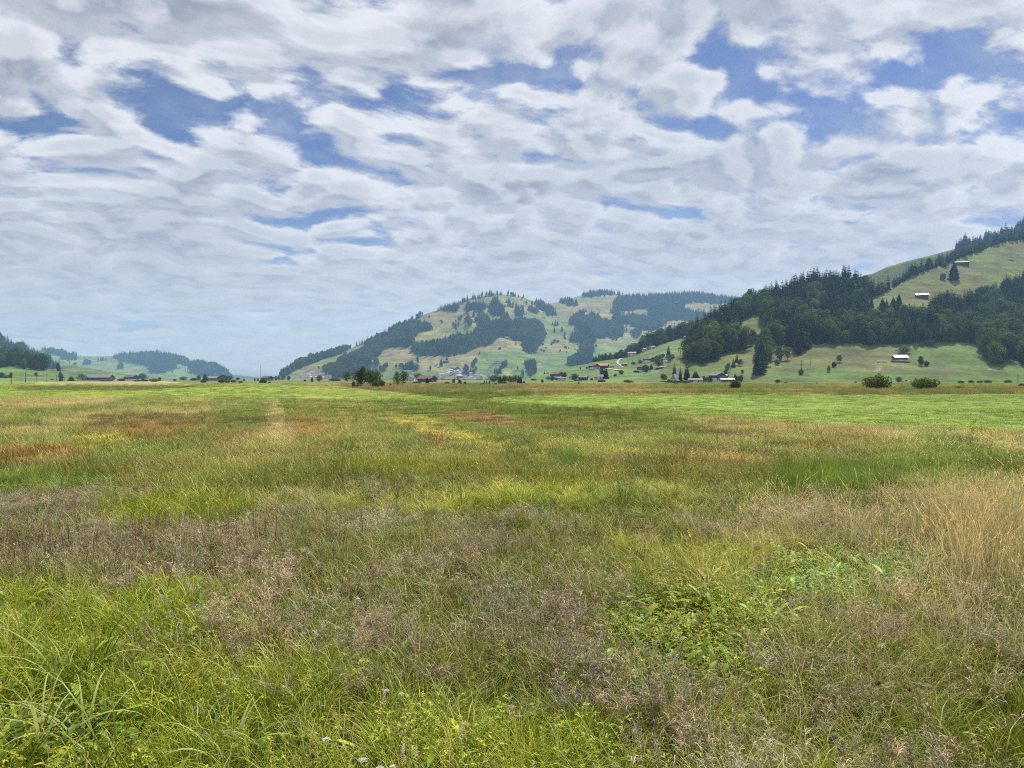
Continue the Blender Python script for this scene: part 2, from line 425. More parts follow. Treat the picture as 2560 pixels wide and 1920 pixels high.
# right hill
HD = Hill('hill', 1600, 2860, [(1600, 957), (1640, 936), (1660, 919), (1690, 893), (1718, 878), (1724, 868), (1740, 835), (1765, 812), (1785, 800), (1810, 788), (1840, 778), (1860, 768), (1880, 757), (1900, 750), (1940, 738), (1975, 725), (2005, 712), (2035, 705),
    (2060, 708), (2090, 706), (2110, 702), (2130, 705), (2150, 720), (2168, 744), (2195, 740), (2220, 725), (2250, 708), (2280, 690), (2310, 678), (2350, 665), (2380, 655), (2400, 645), (2440, 632), (2480, 615), (2510, 605), (2560, 599), (2700, 560), (2900, 480), (3300, 400)],
    [(1600, 540), (1720, 560), (2560, 590), (3300, 560)], [(1600, 600), (1700, 720), (1760, 860), (1900, 930), (2100, 980), (2200, 950), (2560, 1250), (3300, 1500)], 1.05, .02, 130., .7, 2)
FD_ALL = [(1716, 906), (1718, 840), (1722, 798), (1740, 783), (1765, 773), (1785, 766), (1810, 755), (1840, 745), (1860, 733), (1880, 720), (1900, 716), (1940, 706), (1975, 695), (2005, 683), (2035, 673), (2060, 678), (2090, 678), (2110, 663), (2130, 660), (2142, 683), (2162, 700), (2168, 750), (2168, 766), (2185, 772), (2200, 768),
    (2215, 758), (2240, 750), (2262, 762), (2290, 762), (2325, 756), (2335, 738), (2350, 728), (2375, 722), (2395, 735), (2420, 728), (2440, 720), (2470, 710), (2490, 703), (2510, 696), (2540, 686), (2560, 678), (3300, 500), (3300, 935), (2600, 925), (2560, 915), (2545, 902), (2530, 897), (2510, 905), (2495, 914), (2470, 912),
    (2460, 887), (2440, 860), (2400, 854), (2340, 856), (2290, 860), (2200, 864), (2150, 864), (2110, 858), (2070, 862), (2045, 862), (2030, 864), (2012, 882), (1990, 889), (1984, 874), (1960, 862), (1935, 864), (1922, 880), (1916, 905), (1920, 918), (1895, 947), (1880, 950), (1879, 935), (1890, 915), (1880, 922), (1888, 880), (1892, 862), (1880, 873), (1840, 878), (1810, 884), (1790, 899), (1765, 908), (1740, 911), (1728, 907)]
FD_HOLES = [[(1834, 823), (1850, 808), (1875, 790), (1912, 786), (1907, 805), (1892, 828), (1892, 814), (1880, 808), (1870, 817), (1855, 818)], [(1876, 880), (1878, 864), (1890, 860), (1889, 880)]]
hd_col = zone_col(np.array((.140, .150, .048)), [
    ([(1600, 960), (1700, 900), (1760, 910), (1850, 920), (1880, 960)], DGR * .85, .6), ([(1880, 965), (1905, 940), (1960, 930), (2080, 915), (2200, 930), (2300, 935), (2300, 965)], DGR * .95, .75),
    ([(2268, 862), (2440, 856), (2465, 905), (2560, 905), (3300, 930), (3300, 965), (2330, 965), (2420, 925), (2300, 915), (2272, 890)], DGR, .92), ([(2300, 945), (2440, 925), (2560, 930), (2560, 965), (2300, 965)], DGR * .9, .7),
    ([(2390, 662), (2450, 655), (2510, 655), (2500, 660), (2440, 664)], DGR * .8, .5),
    ([(2464, 924), (2478, 918), (2496, 920), (2492, 926)], (.30, .26, .20), .9), ([(2178, 930), (2190, 920), (2204, 916), (2206, 922), (2196, 928), (2186, 932)], (.34, .30, .16), .6),
    ([(1960, 885), (2030, 868), (2150, 870), (2260, 866), (2230, 890), (2100, 905), (1990, 905)], (.135, .135, .045), .5)], 4., )
HD.build(MN, hd_col, 2.5, 130)
# crest behind it
HE = Hill('hill', 2080, 2860, [(2080, 715), (2150, 692), (2185, 683), (2215, 668), (2240, 661), (2270, 652), (2300, 645), (2320, 640), (2380, 624), (2420, 613), (2460, 606), (2500, 598), (2540, 575), (2560, 563), (2700, 500), (3300, 330)],
    1320, [(2080, 1560), (2560, 1750), (3300, 1900)], 1.0, .02, 90., .7, 4)
FE = [(2378, 655), (2386, 618), (2400, 592), (2422, 580), (2460, 575), (2490, 570), (2510, 558), (2540, 543), (2560, 528), (2900, 380), (3300, 250), (3300, 500), (2560, 612), (2480, 622), (2440, 640)]
HE.build(MN, zone_col(np.array((.13, .14, .045)), [], 3.), 4, 60)
# village slope between
HC = Hill('hill', 1250, 1830, [(1250, 953.6), (1300, 953), (1325, 948), (1340, 940), (1387, 930), (1410, 922), (1427, 916), (1446, 913), (1469, 910), (1486, 905), (1516, 900), (1551, 896), (1592, 887), (1600, 882), (1620, 874), (1637, 867), (1652, 860), (1680, 852), (1720, 838), (1760, 830), (1830, 822)],
    [(1250, 780), (1340, 700), (1500, 640), (1830, 620)], [(1250, 800), (1340, 900), (1446, 980), (1600, 1080), (1720, 1180), (1830, 1250)], 1.1, .05, 60., .8, 5)
hc_col = zone_col(DGR * 1.05 + np.array((.01, .0, .012)), [([(1650, 915), (1690, 895), (1724, 868), (1724, 890), (1700, 905), (1665, 925)], TAN * .8, .7), ([(1400, 960), (1600, 955), (1700, 950), (1700, 962), (1400, 962)], OLV * 1.1, .5)], 4.)
HC.build(MN, hc_col, 2.5, 90)
FC = [(1483, 907), (1490, 887), (1500, 881), (1510, 872), (1520, 884), (1530, 876), (1540, 884), (1553, 871), (1562, 863), (1577, 853), (1590, 843), (1600, 836), (1620, 830), (1640, 820), (1660, 810), (1680, 803), (1700, 798), (1718, 806), (1718, 842), (1680, 854), (1652, 862), (1637, 869), (1600, 884), (1590, 881), (1560, 893), (1551, 898), (1516, 903)]

# left side of the valley
HF = Hill('hill', 40, 700, [(40, 905), (80, 884), (98, 876), (110, 871), (125, 871), (150, 877), (170, 883), (190, 887), (205, 891), (215, 890), (240, 891), (270, 890), (292, 889), (305, 887), (320, 887), (345, 885), (380, 884), (395, 883), (420, 886), (440, 890), (458, 896), (470, 902), (485, 907),
    (497, 902), (510, 906), (525, 911), (540, 913), (555, 921), (570, 929), (576, 939), (582, 947), (600, 949.4), (700, 949.6)], 4300, [(40, 5000), (300, 5600), (560, 5000), (600, 4500), (700, 4450)], 1.1, .03, 60., .6, 6)
FF = [[(98, 874), (110, 868), (125, 868), (150, 873), (170, 877), (191, 880), (193, 900), (175, 902), (155, 898), (138, 888), (110, 880)],
      [(280, 893), (292, 885), (305, 880), (320, 880), (345, 877), (380, 877), (395, 875), (420, 879), (440, 883), (458, 889), (470, 895), (485, 901), (497, 894), (510, 899), (525, 904), (540, 905), (555, 914), (570, 922), (576, 934), (581, 946), (520, 944), (478, 936), (476, 924), (455, 912), (445, 910), (440, 922), (415, 932), (380, 936), (370, 918), (340, 912), (320, 906), (300, 905)],
      [(205, 906), (215, 897), (228, 904), (222, 912), (206, 913)], [(160, 908), (180, 904), (200, 910), (196, 914), (170, 912)], [(235, 906), (260, 893), (275, 897), (262, 902), (240, 908)], [(290, 915), (300, 906), (315, 914), (312, 922), (292, 922)]]
HF.build(MH, zone_col(GRN * .8 + TAN * .3, [], 3.), 4, 60)
HG = Hill('hill', -400, 210, [(-400, 790), (-200, 812), (0, 848), (30, 861), (58, 869), (85, 883), (125, 898), (140, 905), (160, 920), (185, 940), (210, 949.6)], 2300, [(-400, 2800), (210, 2600)], 1.1, .03, 60., .7, 7)
FG = [(-400, 775), (-200, 800), (0, 836), (15, 842), (30, 849), (48, 857), (58, 857), (76, 866), (85, 871), (100, 880), (125, 887), (132, 900), (150, 916), (168, 934), (120, 925), (80, 905), (60, 895), (0, 888), (-400, 860)]
HG.build(MH, zone_col(OLV, [], 3.), 4, 50)
HI = Hill('hill', 100, 520, [(100, 935), (130, 925), (160, 914), (180, 912.5), (198, 917), (230, 922), (280, 928), (320, 937), (400, 945), (460, 949), (520, 950)], 1900, [(100, 2150), (520, 2000)], 1.1, .03, 60., .7, 8)
FI = [(200, 919), (230, 920), (240, 926), (222, 928), (205, 926)]
HI.build(MH, zone_col(GRN * .5 + OLV * .5, [], 3.), 3, 40)
HH = Hill('hill', -400, 330, [(-400, 850), (-200, 868), (0, 896), (20, 898), (60, 907), (85, 914), (100, 918), (140, 925), (170, 932), (215, 942), (260, 950), (330, 951)], [(-400, 900), (330, 1050)], [(-400, 1300), (0, 1300), (330, 1100)], 1.1, .04, 60., .7, 9)
FH = [[(-400, 840), (-150, 850), (0, 862), (6, 860), (14, 876), (18, 912), (4, 918), (-400, 905)], [(18, 880), (30, 876), (48, 882), (60, 886), (75, 895), (85, 905), (88, 890), (95, 888), (99, 902), (108, 888), (116, 898), (122, 915), (124, 926), (110, 926), (90, 926), (70, 923), (45, 920), (24, 915)], [(124, 926), (128, 898), (133, 928)], [(136, 930), (141, 908), (147, 902), (153, 915), (153, 932)]]
HH.build(MN, zone_col(DGR * .7 + OLV * .4, [], 3.), 3, 60)
HJ = Hill('hill', 540, 700, [(540, 944), (560, 940), (590, 937), (610, 939), (640, 943), (655, 946), (668, 948.5), (700, 949)], 5900, 6300, 1.1, .02, 60., .6, 11)
HJ.build(MH, lambda px, py, v: np.tile(np.array((.07, .09, .045)), (len(px), 1)), 4, 20)
# ---------------- trees and shrubs: leafy meshes, one metre tall, scaled where they stand ----------------
def foliage_mat(name, c, trans=.25, hue=.12):
    m, g, out = material(name)
    t = g.attr('tone', 'GEOMETRY', 'Fac'); r = g.objrand()
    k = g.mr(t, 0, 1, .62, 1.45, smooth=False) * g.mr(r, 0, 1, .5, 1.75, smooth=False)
    r2 = g.m('FRACT', r * 7.31)
    col = g.mix(r2, tuple(x * y for x, y in zip(c, (.86, 1.0, 1.12))), tuple(x * y for x, y in zip(c, (1.0 + hue * 2.2, 1.04, .8))))
    col = g.mix(1.0, col, g.xyz(k, k, k), 'MULTIPLY')
    d = g.n.new('ShaderNodeBsdfDiffuse'); tr = g.n.new('ShaderNodeBsdfTranslucent'); mx = g.n.new('ShaderNodeMixShader')
    g.put(d.inputs[0], col); g.put(tr.inputs[0], g.mix(1.0, col, (1.2, 1.25, .7), 'MULTIPLY')); mx.inputs[0].default_value = trans
    g.l.new(d.outputs[0], mx.inputs[1]); g.l.new(tr.outputs[0], mx.inputs[2]); g.l.new(mx.outputs[0], out.inputs[0])
    return m


M_BARK = mat_plain('bark', (.10, .08, .06), .9, .4, 3.0, .1)
M_PALEBARK = mat_plain('pale_bark', (.30, .27, .23), .9, .35, 3.0, .1)
M_SPRUCE = foliage_mat('spruce_needles', (.037, .056, .028), .12)
M_LEAF = foliage_mat('broad_leaves', (.070, .104, .030), .25)
M_LEAF_PALE = foliage_mat('pale_leaves', (.10, .135, .05), .3)
M_WILLOW = foliage_mat('willow_leaves', (.085, .115, .036), .3)


class MB:
    def __init__(s): s.V = []; s.T = []; s.Q = []; s.tone = []; s.mt = []; s.mq = []; s.n = 0
    def add(s, V, T=(), Q=(), tone=.5, mat=0):
        V = np.asarray(V, float).reshape(-1, 3)
        if len(T): s.T.append(np.asarray(T).reshape(-1, 3) + s.n); s.mt += [mat] * len(s.T[-1])
        if len(Q): s.Q.append(np.asarray(Q).reshape(-1, 4) + s.n); s.mq += [mat] * len(s.Q[-1])
        s.V.append(V); s.tone.append(np.broadcast_to(np.asarray(tone, float), (len(V),))); s.n += len(V)
    def cone(s, a, b, ra, rb, k=6, tone=.5, mat=0):
        a = np.asarray(a, float); b = np.asarray(b, float); d = b - a; d /= np.linalg.norm(d) + 1e-9
        u = np.cross(d, (0.3, .9, .1)); u /= np.linalg.norm(u); w_ = np.cross(d, u)
        t = np.arange(k) * 2 * np.pi / k; ring = np.cos(t)[:, None] * u + np.sin(t)[:, None] * w_
        i = np.arange(k); j = (i + 1) % k
        s.add(np.concatenate([a + ring * ra, b + ring * rb]), Q=np.stack([i, j, j + k, i + k], 1), tone=tone, mat=mat)
    def arrays(s):
        T = np.concatenate(s.T) if s.T else np.zeros((0, 3), int); Q = np.concatenate(s.Q) if s.Q else np.zeros((0, 4), int)
        return np.concatenate(s.V), T, Q, np.concatenate(s.tone), s.mt + s.mq
    def mesh(s, name, mats):
        V, T, Q, tone, mi = s.arrays()
        me = np_mesh(name, V, [T, Q], mats, mi)
        set_attr(me, 'tone', 'FLOAT', 'POINT', tone); return me


def spruce_crown(seed, rb=.17, whorls=19, skirt=.05, mb=None, ragged=.25, top=1.0, dense=0):
    r = np.random.default_rng(seed); mb = mb or MB()
    for i in range(whorls):
        f = (i + r.uniform(-.3, .3)) / (whorls - 1); f = min(max(f, 0), .985)
        z = skirt + (top - skirt) * f
        rad = rb * (1 - f) ** .8 * r.uniform(.85, 1.15) + .008
        if f < .12: rad *= .75 + 2 * f
        nb = int(r.integers(7, 10)) + dense * 2; a0 = r.uniform(0, 6.28)
        for b in range(nb):
            a = a0 + b * 6.283 / nb + r.uniform(-.25, .25); L = rad * r.uniform(1 - ragged, 1 + ragged)
            d = np.array((math.cos(a), math.sin(a), 0)); e = np.array((-d[1], d[0], 0)); up = np.array((0, 0, 1.))
            dr = .35 - .5 * f + r.uniform(-.1, .1); wd = L * r.uniform(.26, .4) * (1 + .2 * dense) + .004
            root = up * z; mid = d * L * .55 + up * (z - L * .55 * dr * .8); tip = d * L + up * (z - L * dr * .9 + L * .06)
            ml = mid + e * wd - up * wd * .55; mr_ = mid - e * wd - up * wd * .55
            tn = r.uniform(.15, .85)
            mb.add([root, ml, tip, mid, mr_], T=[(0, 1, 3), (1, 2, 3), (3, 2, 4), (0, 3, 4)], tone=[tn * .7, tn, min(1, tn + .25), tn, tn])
    mb.cone((0, 0, .93), (0, 0, 1.02), .006, .001, 4, .6)
    return mb


def leaf_cloud(mb, r, c, rad, n, size, tone=.5, flat=1.0, mat=0):
    """n leaf sprays over and inside an ellipsoid lobe."""
    d = r.normal(size=(n, 3)); d /= np.linalg.norm(d, axis=1)[:, None]
    rr = r.uniform(.55, 1.05, n) ** .6
    p = np.asarray(c) + d * rr[:, None] * np.asarray(rad)
    nn = d + r.normal(size=(n, 3)) * .55; nn[:, 2] += .25; nn /= np.linalg.norm(nn, axis=1)[:, None]
    u = np.cross(nn, r.normal(size=(n, 3))); u /= np.linalg.norm(u, axis=1)[:, None]; v = np.cross(nn, u)
    sz = size * r.uniform(.6, 1.35, n)[:, None]
    bend = nn * sz * .35
    q = np.stack([p - u * sz, p - v * sz * .62 - bend, p + u * sz, p + v * sz * .62 - bend], 1).reshape(-1, 3)
    t = np.clip(tone + r.normal(size=n) * .17, 0, 1)
    mb.add(q, Q=np.arange(n * 4).reshape(-1, 4), tone=np.repeat(t, 4), mat=mat)


def broad_crown(seed, width=.36, z0=.18, lobes=12, n=1100, size=.03, mb=None, narrow=0.):
    r = np.random.default_rng(seed); mb = mb or MB()
    for i in range(lobes):
        f = (i + .5) / lobes; z = z0 + (.95 - z0) * f
        prof = math.sin(math.pi * min(1, max(.08, (f * .86 + .12)))) ** .6
        a = i * 2.4 + r.uniform(-.5, .5); off = width * prof * r.uniform(.25, .72)
        rad = width * r.uniform(.34, .55) * (.7 + .3 * prof)
        leaf_cloud(mb, r, (off * math.cos(a), off * math.sin(a), z), (rad, rad, rad * r.uniform(.75, 1.2)), n // lobes, size, r.uniform(.25, .75))
    leaf_cloud(mb, r, (0, 0, (z0 + 1) / 2), (width * .62, width * .62, (1 - z0) * .42), n // 5, size * 1.2, .3)
    return mb


def trunk(seed, h=.6, r0=.022, limbs=5, mb=None, spread=.2):
    r = np.random.default_rng(seed); mb = mb or MB()
    p = np.array((0, 0, -.02)); rad = r0; last = p
    pts = [p]
    for i in range(4):
        q = pts[-1] + np.array((r.uniform(-.012, .012), r.uniform(-.012, .012), h / 4)); mb.cone(pts[-1], q, rad, rad * .8, 6); rad *= .8; pts.append(q)
    for i in range(limbs):
        b = pts[1 + i % 4]; a = r.uniform(0, 6.28); e = b + np.array((math.cos(a) * spread, math.sin(a) * spread, r.uniform(.12, .25)))
        mb.cone(b, e, r0 * .45, r0 * .12, 5)
    return mb


def bush_crown(seed, n=1400, size=.06, lobes=11, squash=1.0):
    """A dome of foliage down to the ground, unit height, about 1.9 wide."""
    r = np.random.default_rng(seed); mb = MB()
    for i in range(lobes):
        a = i * 2.4 + r.uniform(-.4, .4); off = .62 * math.sqrt((i + .3) / lobes); z = (.62 - .42 * off) * r.uniform(.8, 1.15)
        rad = r.uniform(.30, .42)
        leaf_cloud(mb, r, (off * math.cos(a), off * math.sin(a), z), (rad, rad, rad * .9), n // lobes, size, r.uniform(.3, .75))
    leaf_cloud(mb, r, (0, 0, .3), (.75, .75, .32), n // 4, size * 1.1, .3)
    V = np.concatenate(mb.V); lo = V[:, 2] < 0
    V[lo, 2] = np.abs(V[lo, 2]) * .4; k = 0
    mb.V = [V]; mb.tone = [np.concatenate(mb.tone)]
    return mb


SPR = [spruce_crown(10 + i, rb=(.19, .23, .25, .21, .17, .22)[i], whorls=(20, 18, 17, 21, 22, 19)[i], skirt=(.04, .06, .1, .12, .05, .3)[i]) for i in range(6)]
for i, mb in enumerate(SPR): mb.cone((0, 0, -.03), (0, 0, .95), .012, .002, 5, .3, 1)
BRO = [broad_crown(40 + i, width=(.34, .4, .3, .36, .26)[i], z0=(.14, .2, .1, .22, .1)[i], lobes=(12, 14, 11, 13, 12)[i]) for i in range(5)]
BROT = []
for i, mb in enumerate(BRO):
    BROT.append(mb)
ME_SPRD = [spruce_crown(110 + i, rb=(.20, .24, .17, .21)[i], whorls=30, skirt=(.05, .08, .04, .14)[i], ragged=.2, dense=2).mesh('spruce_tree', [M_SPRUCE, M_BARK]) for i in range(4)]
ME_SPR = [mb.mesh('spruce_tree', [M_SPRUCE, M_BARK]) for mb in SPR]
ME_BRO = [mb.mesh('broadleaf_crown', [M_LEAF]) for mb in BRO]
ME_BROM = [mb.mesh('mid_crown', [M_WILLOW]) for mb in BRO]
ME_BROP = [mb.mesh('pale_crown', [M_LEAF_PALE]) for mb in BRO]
ME_TRK = [trunk(60 + i).mesh('trunk', [M_BARK]) for i in range(3)]
ME_BUSH = [bush_crown(80 + i).mesh('bush', [M_WILLOW]) for i in range(5)]
ME_BUSHD = [bush_crown(80 + i).mesh('dark_bush', [M_LEAF]) for i in range(5)]


# ---- stuff: one object that carries its prototypes and repeats them with geometry nodes ----
def stuff(name, protos, mats, P, idx, rot, scl, tint=None, label=None, cat=None):
    """protos: list of MB; material indices of the MBs refer to mats."""
    Vs, Ts, Qs, tones, mT, mQ, pid, n = [], [], [], [], [], [], [], 0
    for k, mb in enumerate(protos):
        V, T, Q, tone, _ = mb.arrays()
        Vs.append(V); tones.append(tone); pid.append(np.full(len(V), k)); Ts.append(T + n); Qs.append(Q + n); mT += mb.mt; mQ += mb.mq; n += len(V)
    m = len(P)
    Vs.append(np.asarray(P, float)); tones.append(np.zeros(m)); pid.append(np.full(m, -1))
    me = np_mesh(name, np.concatenate(Vs), [np.concatenate(Ts), np.concatenate(Qs)], mats, mT + mQ)
    z = n
    set_attr(me, 'tone', 'FLOAT', 'POINT', np.concatenate(tones)); set_attr(me, 'pid', 'INT', 'POINT', np.concatenate(pid))
    set_attr(me, 'idx', 'INT', 'POINT', np.concatenate([np.full(z, -1), idx]))
    set_attr(me, 'rot', 'FLOAT_VECTOR', 'POINT', np.concatenate([np.zeros((z, 3)), rot]))
    set_attr(me, 'scl', 'FLOAT_VECTOR', 'POINT', np.concatenate([np.ones((z, 3)), scl]))
    if tint is not None: set_attr(me, 'tint', 'FLOAT_COLOR', 'POINT', np.concatenate([np.ones((z, 4)), np.concatenate([tint, np.ones((m, 1))], 1)]))
    nt = bpy.data.node_groups.new(name + '_scatter', 'GeometryNodeTree')
    nt.interface.new_socket('Geometry', in_out='INPUT', socket_type='NodeSocketGeometry'); nt.interface.new_socket('Geometry', in_out='OUTPUT', socket_type='NodeSocketGeometry')
    N = nt.nodes; L = nt.links; gi = N.new('NodeGroupInput'); go = N.new('NodeGroupOutput'); J = N.new('GeometryNodeJoinGeometry')
    def na(nm, ty):
        a = N.new('GeometryNodeInputNamedAttribute'); a.data_type = ty; a.inputs[0].default_value = nm; return a.outputs[0]
    def eq(sock, v):
        c = N.new('FunctionNodeCompare'); c.data_type = 'INT'; c.operation = 'EQUAL'; ins = [i for i in c.inputs if i.type == 'INT']
        L.new(sock, ins[0]); ins[1].default_value = v; return c.outputs[0]
    sp = N.new('GeometryNodeSeparateGeometry'); L.new(gi.outputs[0], sp.inputs[0]); L.new(eq(na('pid', 'INT'), -1), sp.inputs[1])
    er = N.new('FunctionNodeEulerToRotation'); L.new(na('rot', 'FLOAT_VECTOR'), er.inputs[0])
    for k in range(len(protos)):
        s2 = N.new('GeometryNodeSeparateGeometry'); L.new(gi.outputs[0], s2.inputs[0]); L.new(eq(na('pid', 'INT'), k), s2.inputs[1])
        ip = N.new('GeometryNodeInstanceOnPoints'); L.new(sp.outputs[0], ip.inputs['Points']); L.new(eq(na('idx', 'INT'), k), ip.inputs['Selection'])
        L.new(s2.outputs[0], ip.inputs['Instance']); L.new(er.outputs[0], ip.inputs['Rotation']); L.new(na('scl', 'FLOAT_VECTOR'), ip.inputs['Scale'])
        L.new(ip.outputs[0], J.inputs[0])
    L.new(J.outputs[0], go.inputs[0])
    o = link(name, me); md = o.modifiers.new('scatter', 'NODES'); md.node_group = nt
    tag(o, label, cat, kind='stuff'); return o


# ---- where the woods stand ----
def scatter(hill, polys, holes, step, hmean, up=.62, edge=5.0, seed=1, vmax=1.0, x0=None, x1=None):
    """Points about `step` metres apart on the hill, inside wood outlines (foot and upper stem both inside)."""
    r = np.random.default_rng(seed)
    xs = np.array([p[0] for q in polys for p in q]); ys = np.array([p[1] for q in polys for p in q])
    a, b = xs.min(), xs.max(); Dm = max(p[1] for p in hill.Dr); Dn = min(p[1] for p in hill.Df)
    Yg = np.arange(Dn, Dm, step); out = []
    for Y in Yg:
        X = np.arange((a - 1280) / F * Y, (b - 1280) / F * Y, step)
        X = X + r.uniform(-.45, .45, len(X)) * step; yy = Y + r.uniform(-.45, .45, len(X)) * step
        out.append(np.stack([X, yy], 1))
    q = np.concatenate(out); px = 1280 + q[:, 0] / q[:, 1] * F
    df, dr = interp(px, hill.Df), interp(px, hill.Dr)
    u = (q[:, 1] - df) / np.maximum(dr - df, 1); ok = (u > 0) & (u < vmax) & (px > a) & (px < min(b, hill.x1 - 12))
    px, u, q = px[ok], u[ok], q[ok]
    v = u ** (1 / hill.ge); fy, sy = hill.rows(px); py = fy + (sy - fy) * v
    h = hmean * r.uniform(.62, 1.35, len(px)); hp = h * F / q[:, 1] * up
    keep = np.zeros(len(px), bool)
    jx = (fbm(px / 7., py / 5., 3) - .5) * edge * 3; jy = (fbm(px / 7. + 20, py / 5., 3) - .5) * edge * 2; st = r.random(len(px)) < .035
    jx = jx + st * r.normal(size=len(px)) * edge * 1.6; jy = jy + st * r.normal(size=len(px)) * edge
    for p in polys: keep |= in_poly(px + jx, py + jy, p) & in_poly(px + jx, py + jy - hp, p)
    for p in holes:
        for f in (0, .35, .7, 1.05, 1.4): keep &= ~in_poly(px, py - hp * f, p)
    return px[keep], py[keep], h[keep]


cand = []                                                       # px, py, xyz, height, kind(0 spruce 1 broad), region
def add_c(pxx, pyy, P3, hh, kind, reg):
    for i in range(len(pxx)): cand.append((pxx[i], pyy[i], P3[i], hh[i], kind[i], reg))


r_ = np.random.default_rng(5)
px_, py_, h_ = scatter(HD, [FD_ALL], FD_HOLES, 5.6, 19.5, .8, seed=11)
kk = fbm(px_ / 55., py_ / 38., 3)
broad = ((kk > .53) & (py_ > 740) | (py_ > 800) & (px_ > 2080) & (kk > .42)).astype(int)
h_ = np.where(broad == 1, h_ * .85, h_)
add_c(px_, py_, HD.pt(px_, py_), h_, broad, 'D')
# the strip of wood along the crest of the upper meadow, just over the edge
for t in (4, 14, 26, 38):
    xx = np.arange(2150, 2840, 9.0) + r_.uniform(-3, 3, len(np.arange(2150, 2840, 9.0)))
    hh = np.where(xx < 2200, 21., 17.) * r_.uniform(.7, 1.3, len(xx))
    add_c(xx, interp(xx, HD.sky), HD.behind(xx, t), hh, (r_.random(len(xx)) < .18).astype(int), 'S')
px_, py_, h_ = scatter(HE, [FE], [], 8.5, 26, .5, seed=12)
add_c(px_, py_, HE.pt(px_, py_), h_, (r_.random(len(px_)) < .05).astype(int), 'E')
for t in (3, 12, 22):
    xx = np.arange(2395, 2840, 7.0) + r_.uniform(-3, 3, len(np.arange(2395, 2840, 7.0)))
    add_c(xx, interp(xx, HE.sky), HE.behind(xx, t), 23 * r_.uniform(.7, 1.2, len(xx)), np.zeros(len(xx), int), 'E')
# wood over the village slope: crest rows
xr = np.arange(1486, 1735, 4.6)
for t, k in ((2, .85), (10, 1.), (20, 1.), (32, 1.), (45, 1.05)):
    xx = xr + r_.uniform(-3, 3, len(xr)); topy = np.interp(xx, [1483, 1500, 1520, 1540, 1560, 1600, 1640, 1680, 1718], [24, 24, 22, 22, 30, 44, 46, 46, 40])
    p3 = HC.behind(xx, t); hh = topy * p3[:, 1] / F * r_.uniform(.6, 1.1, len(xx)) * k
    add_c(xx, interp(xx, HC.sky), p3, hh, (r_.random(len(xx)) < .3).astype(int), 'C')
px_, py_, h_ = scatter(HH, FH, [], 8.5, 21, .6, seed=14)
add_c(px_, py_, HH.pt(px_, py_), h_, (fbm(px_ / 20., py_ / 10.) > .5).astype(int), 'H')
# which of them show: paint them front to back on a coarse grid
sc_ = .5; zb = np.full((int(1920 * sc_) + 2, int(2560 * sc_) + 2), -1, int)
order = sorted(range(len(cand)), key=lambda i: cand[i][2][1]); vis = np.zeros(len(cand))
for i in order:
    P3, h, kd = cand[i][2], cand[i][3], cand[i][4]
    cx = (1280 + P3[0] / P3[1] * F) * sc_; by = (HY - (P3[2] - CH) / P3[1] * F) * sc_; hp = h / P3[1] * F * sc_; wv = hp * (.17 if kd == 0 else .36)
    if cx < -5 or cx > 1285: continue
    for yy in range(max(0, int(by - hp)), max(0, min(int(by), 958))):
        f = (by - yy) / hp; ww = wv * ((1 - f) if kd == 0 else (1 if f > .15 else .4))
        a, b = max(0, int(cx - ww)), min(1281, int(cx + ww) + 1)
        if b <= a: continue
        row = zb[yy, a:b]; fr = row < 0; vis[i] += fr.sum(); row[fr] = i
sel = set()
for kd in (0, 1):
    ids = [i for i in range(len(cand)) if cand[i][4] == kd and vis[i] > 0]
    ids.sort(key=lambda i: -vis[i]); sel |= set(ids[:(225 if kd == 0 else 190)])
REG = {'D': ('the mixed wood on the steep hillside', 'trees of the wood on the steep hillside'), 'S': ('the row along the crest of the upper meadow', 'trees along the crest of the upper meadow'),
       'E': ('the wood on the highest skyline ridge', 'trees on the highest ridge'), 'C': ('the wood strip above the winding lane', 'trees above the winding lane'), 'H': ('the low slope wood behind the poles', 'trees on the slope behind the poles')}
rest = []
for i, (px, py, P3, h, kd, reg) in enumerate(cand):
    P3 = np.array(P3); P3[2] -= .4
    if i in sel:
        me = (ME_SPR if kd == 0 else ME_BROM if r_.random() < .3 else ME_BRO)[int(r_.integers(0, 6 if kd == 0 else 5))]
        o = link('spruce_tree' if kd == 0 else 'broadleaf_tree', me, loc=P3)
        wd = r_.uniform(.85, 1.2); o.scale = (h * wd, h * wd, h); o.rotation_euler = (0, 0, r_.uniform(0, 6.28))
        tag(o, ('dark spruce in ' if kd == 0 else 'rounded leafy tree in ') + REG[reg][0], 'tree', REG[reg][1] + (' (spruces)' if kd == 0 else ' (leafy)'))
    else:
        rest.append((P3, h, kd))
# far woods: one mass
far = []
for hill, polys, holes, step, hm, sd_ in ((HB, BF, BCLEAR, 8.2, 21, 21), (HF, FF, [], 14., 26, 22), (HG, [FG], [], 10.5, 25, 23), (HI, [FI], [], 9., 18, 24)):
    px_, py_, h_ = scatter(hill, polys, holes, step, hm, .62, seed=sd_)
    P3 = hill.pt(px_, py_); kd = (fbm(px_ / 30., py_ / 14. + 9, 3) > (.56 if hill is not HB else .5)).astype(int)
    if hill is HB: kd = np.where((px_ < 1060) & (fbm(px_ / 30., py_ / 14. + 9, 3) > .36), 1, kd); kd = np.where((py_ < 800) & (px_ > 1060), 0, kd)
    for i in range(len(px_)): far.append((P3[i], h_[i] * (.85 if kd[i] else 1.), kd[i]))


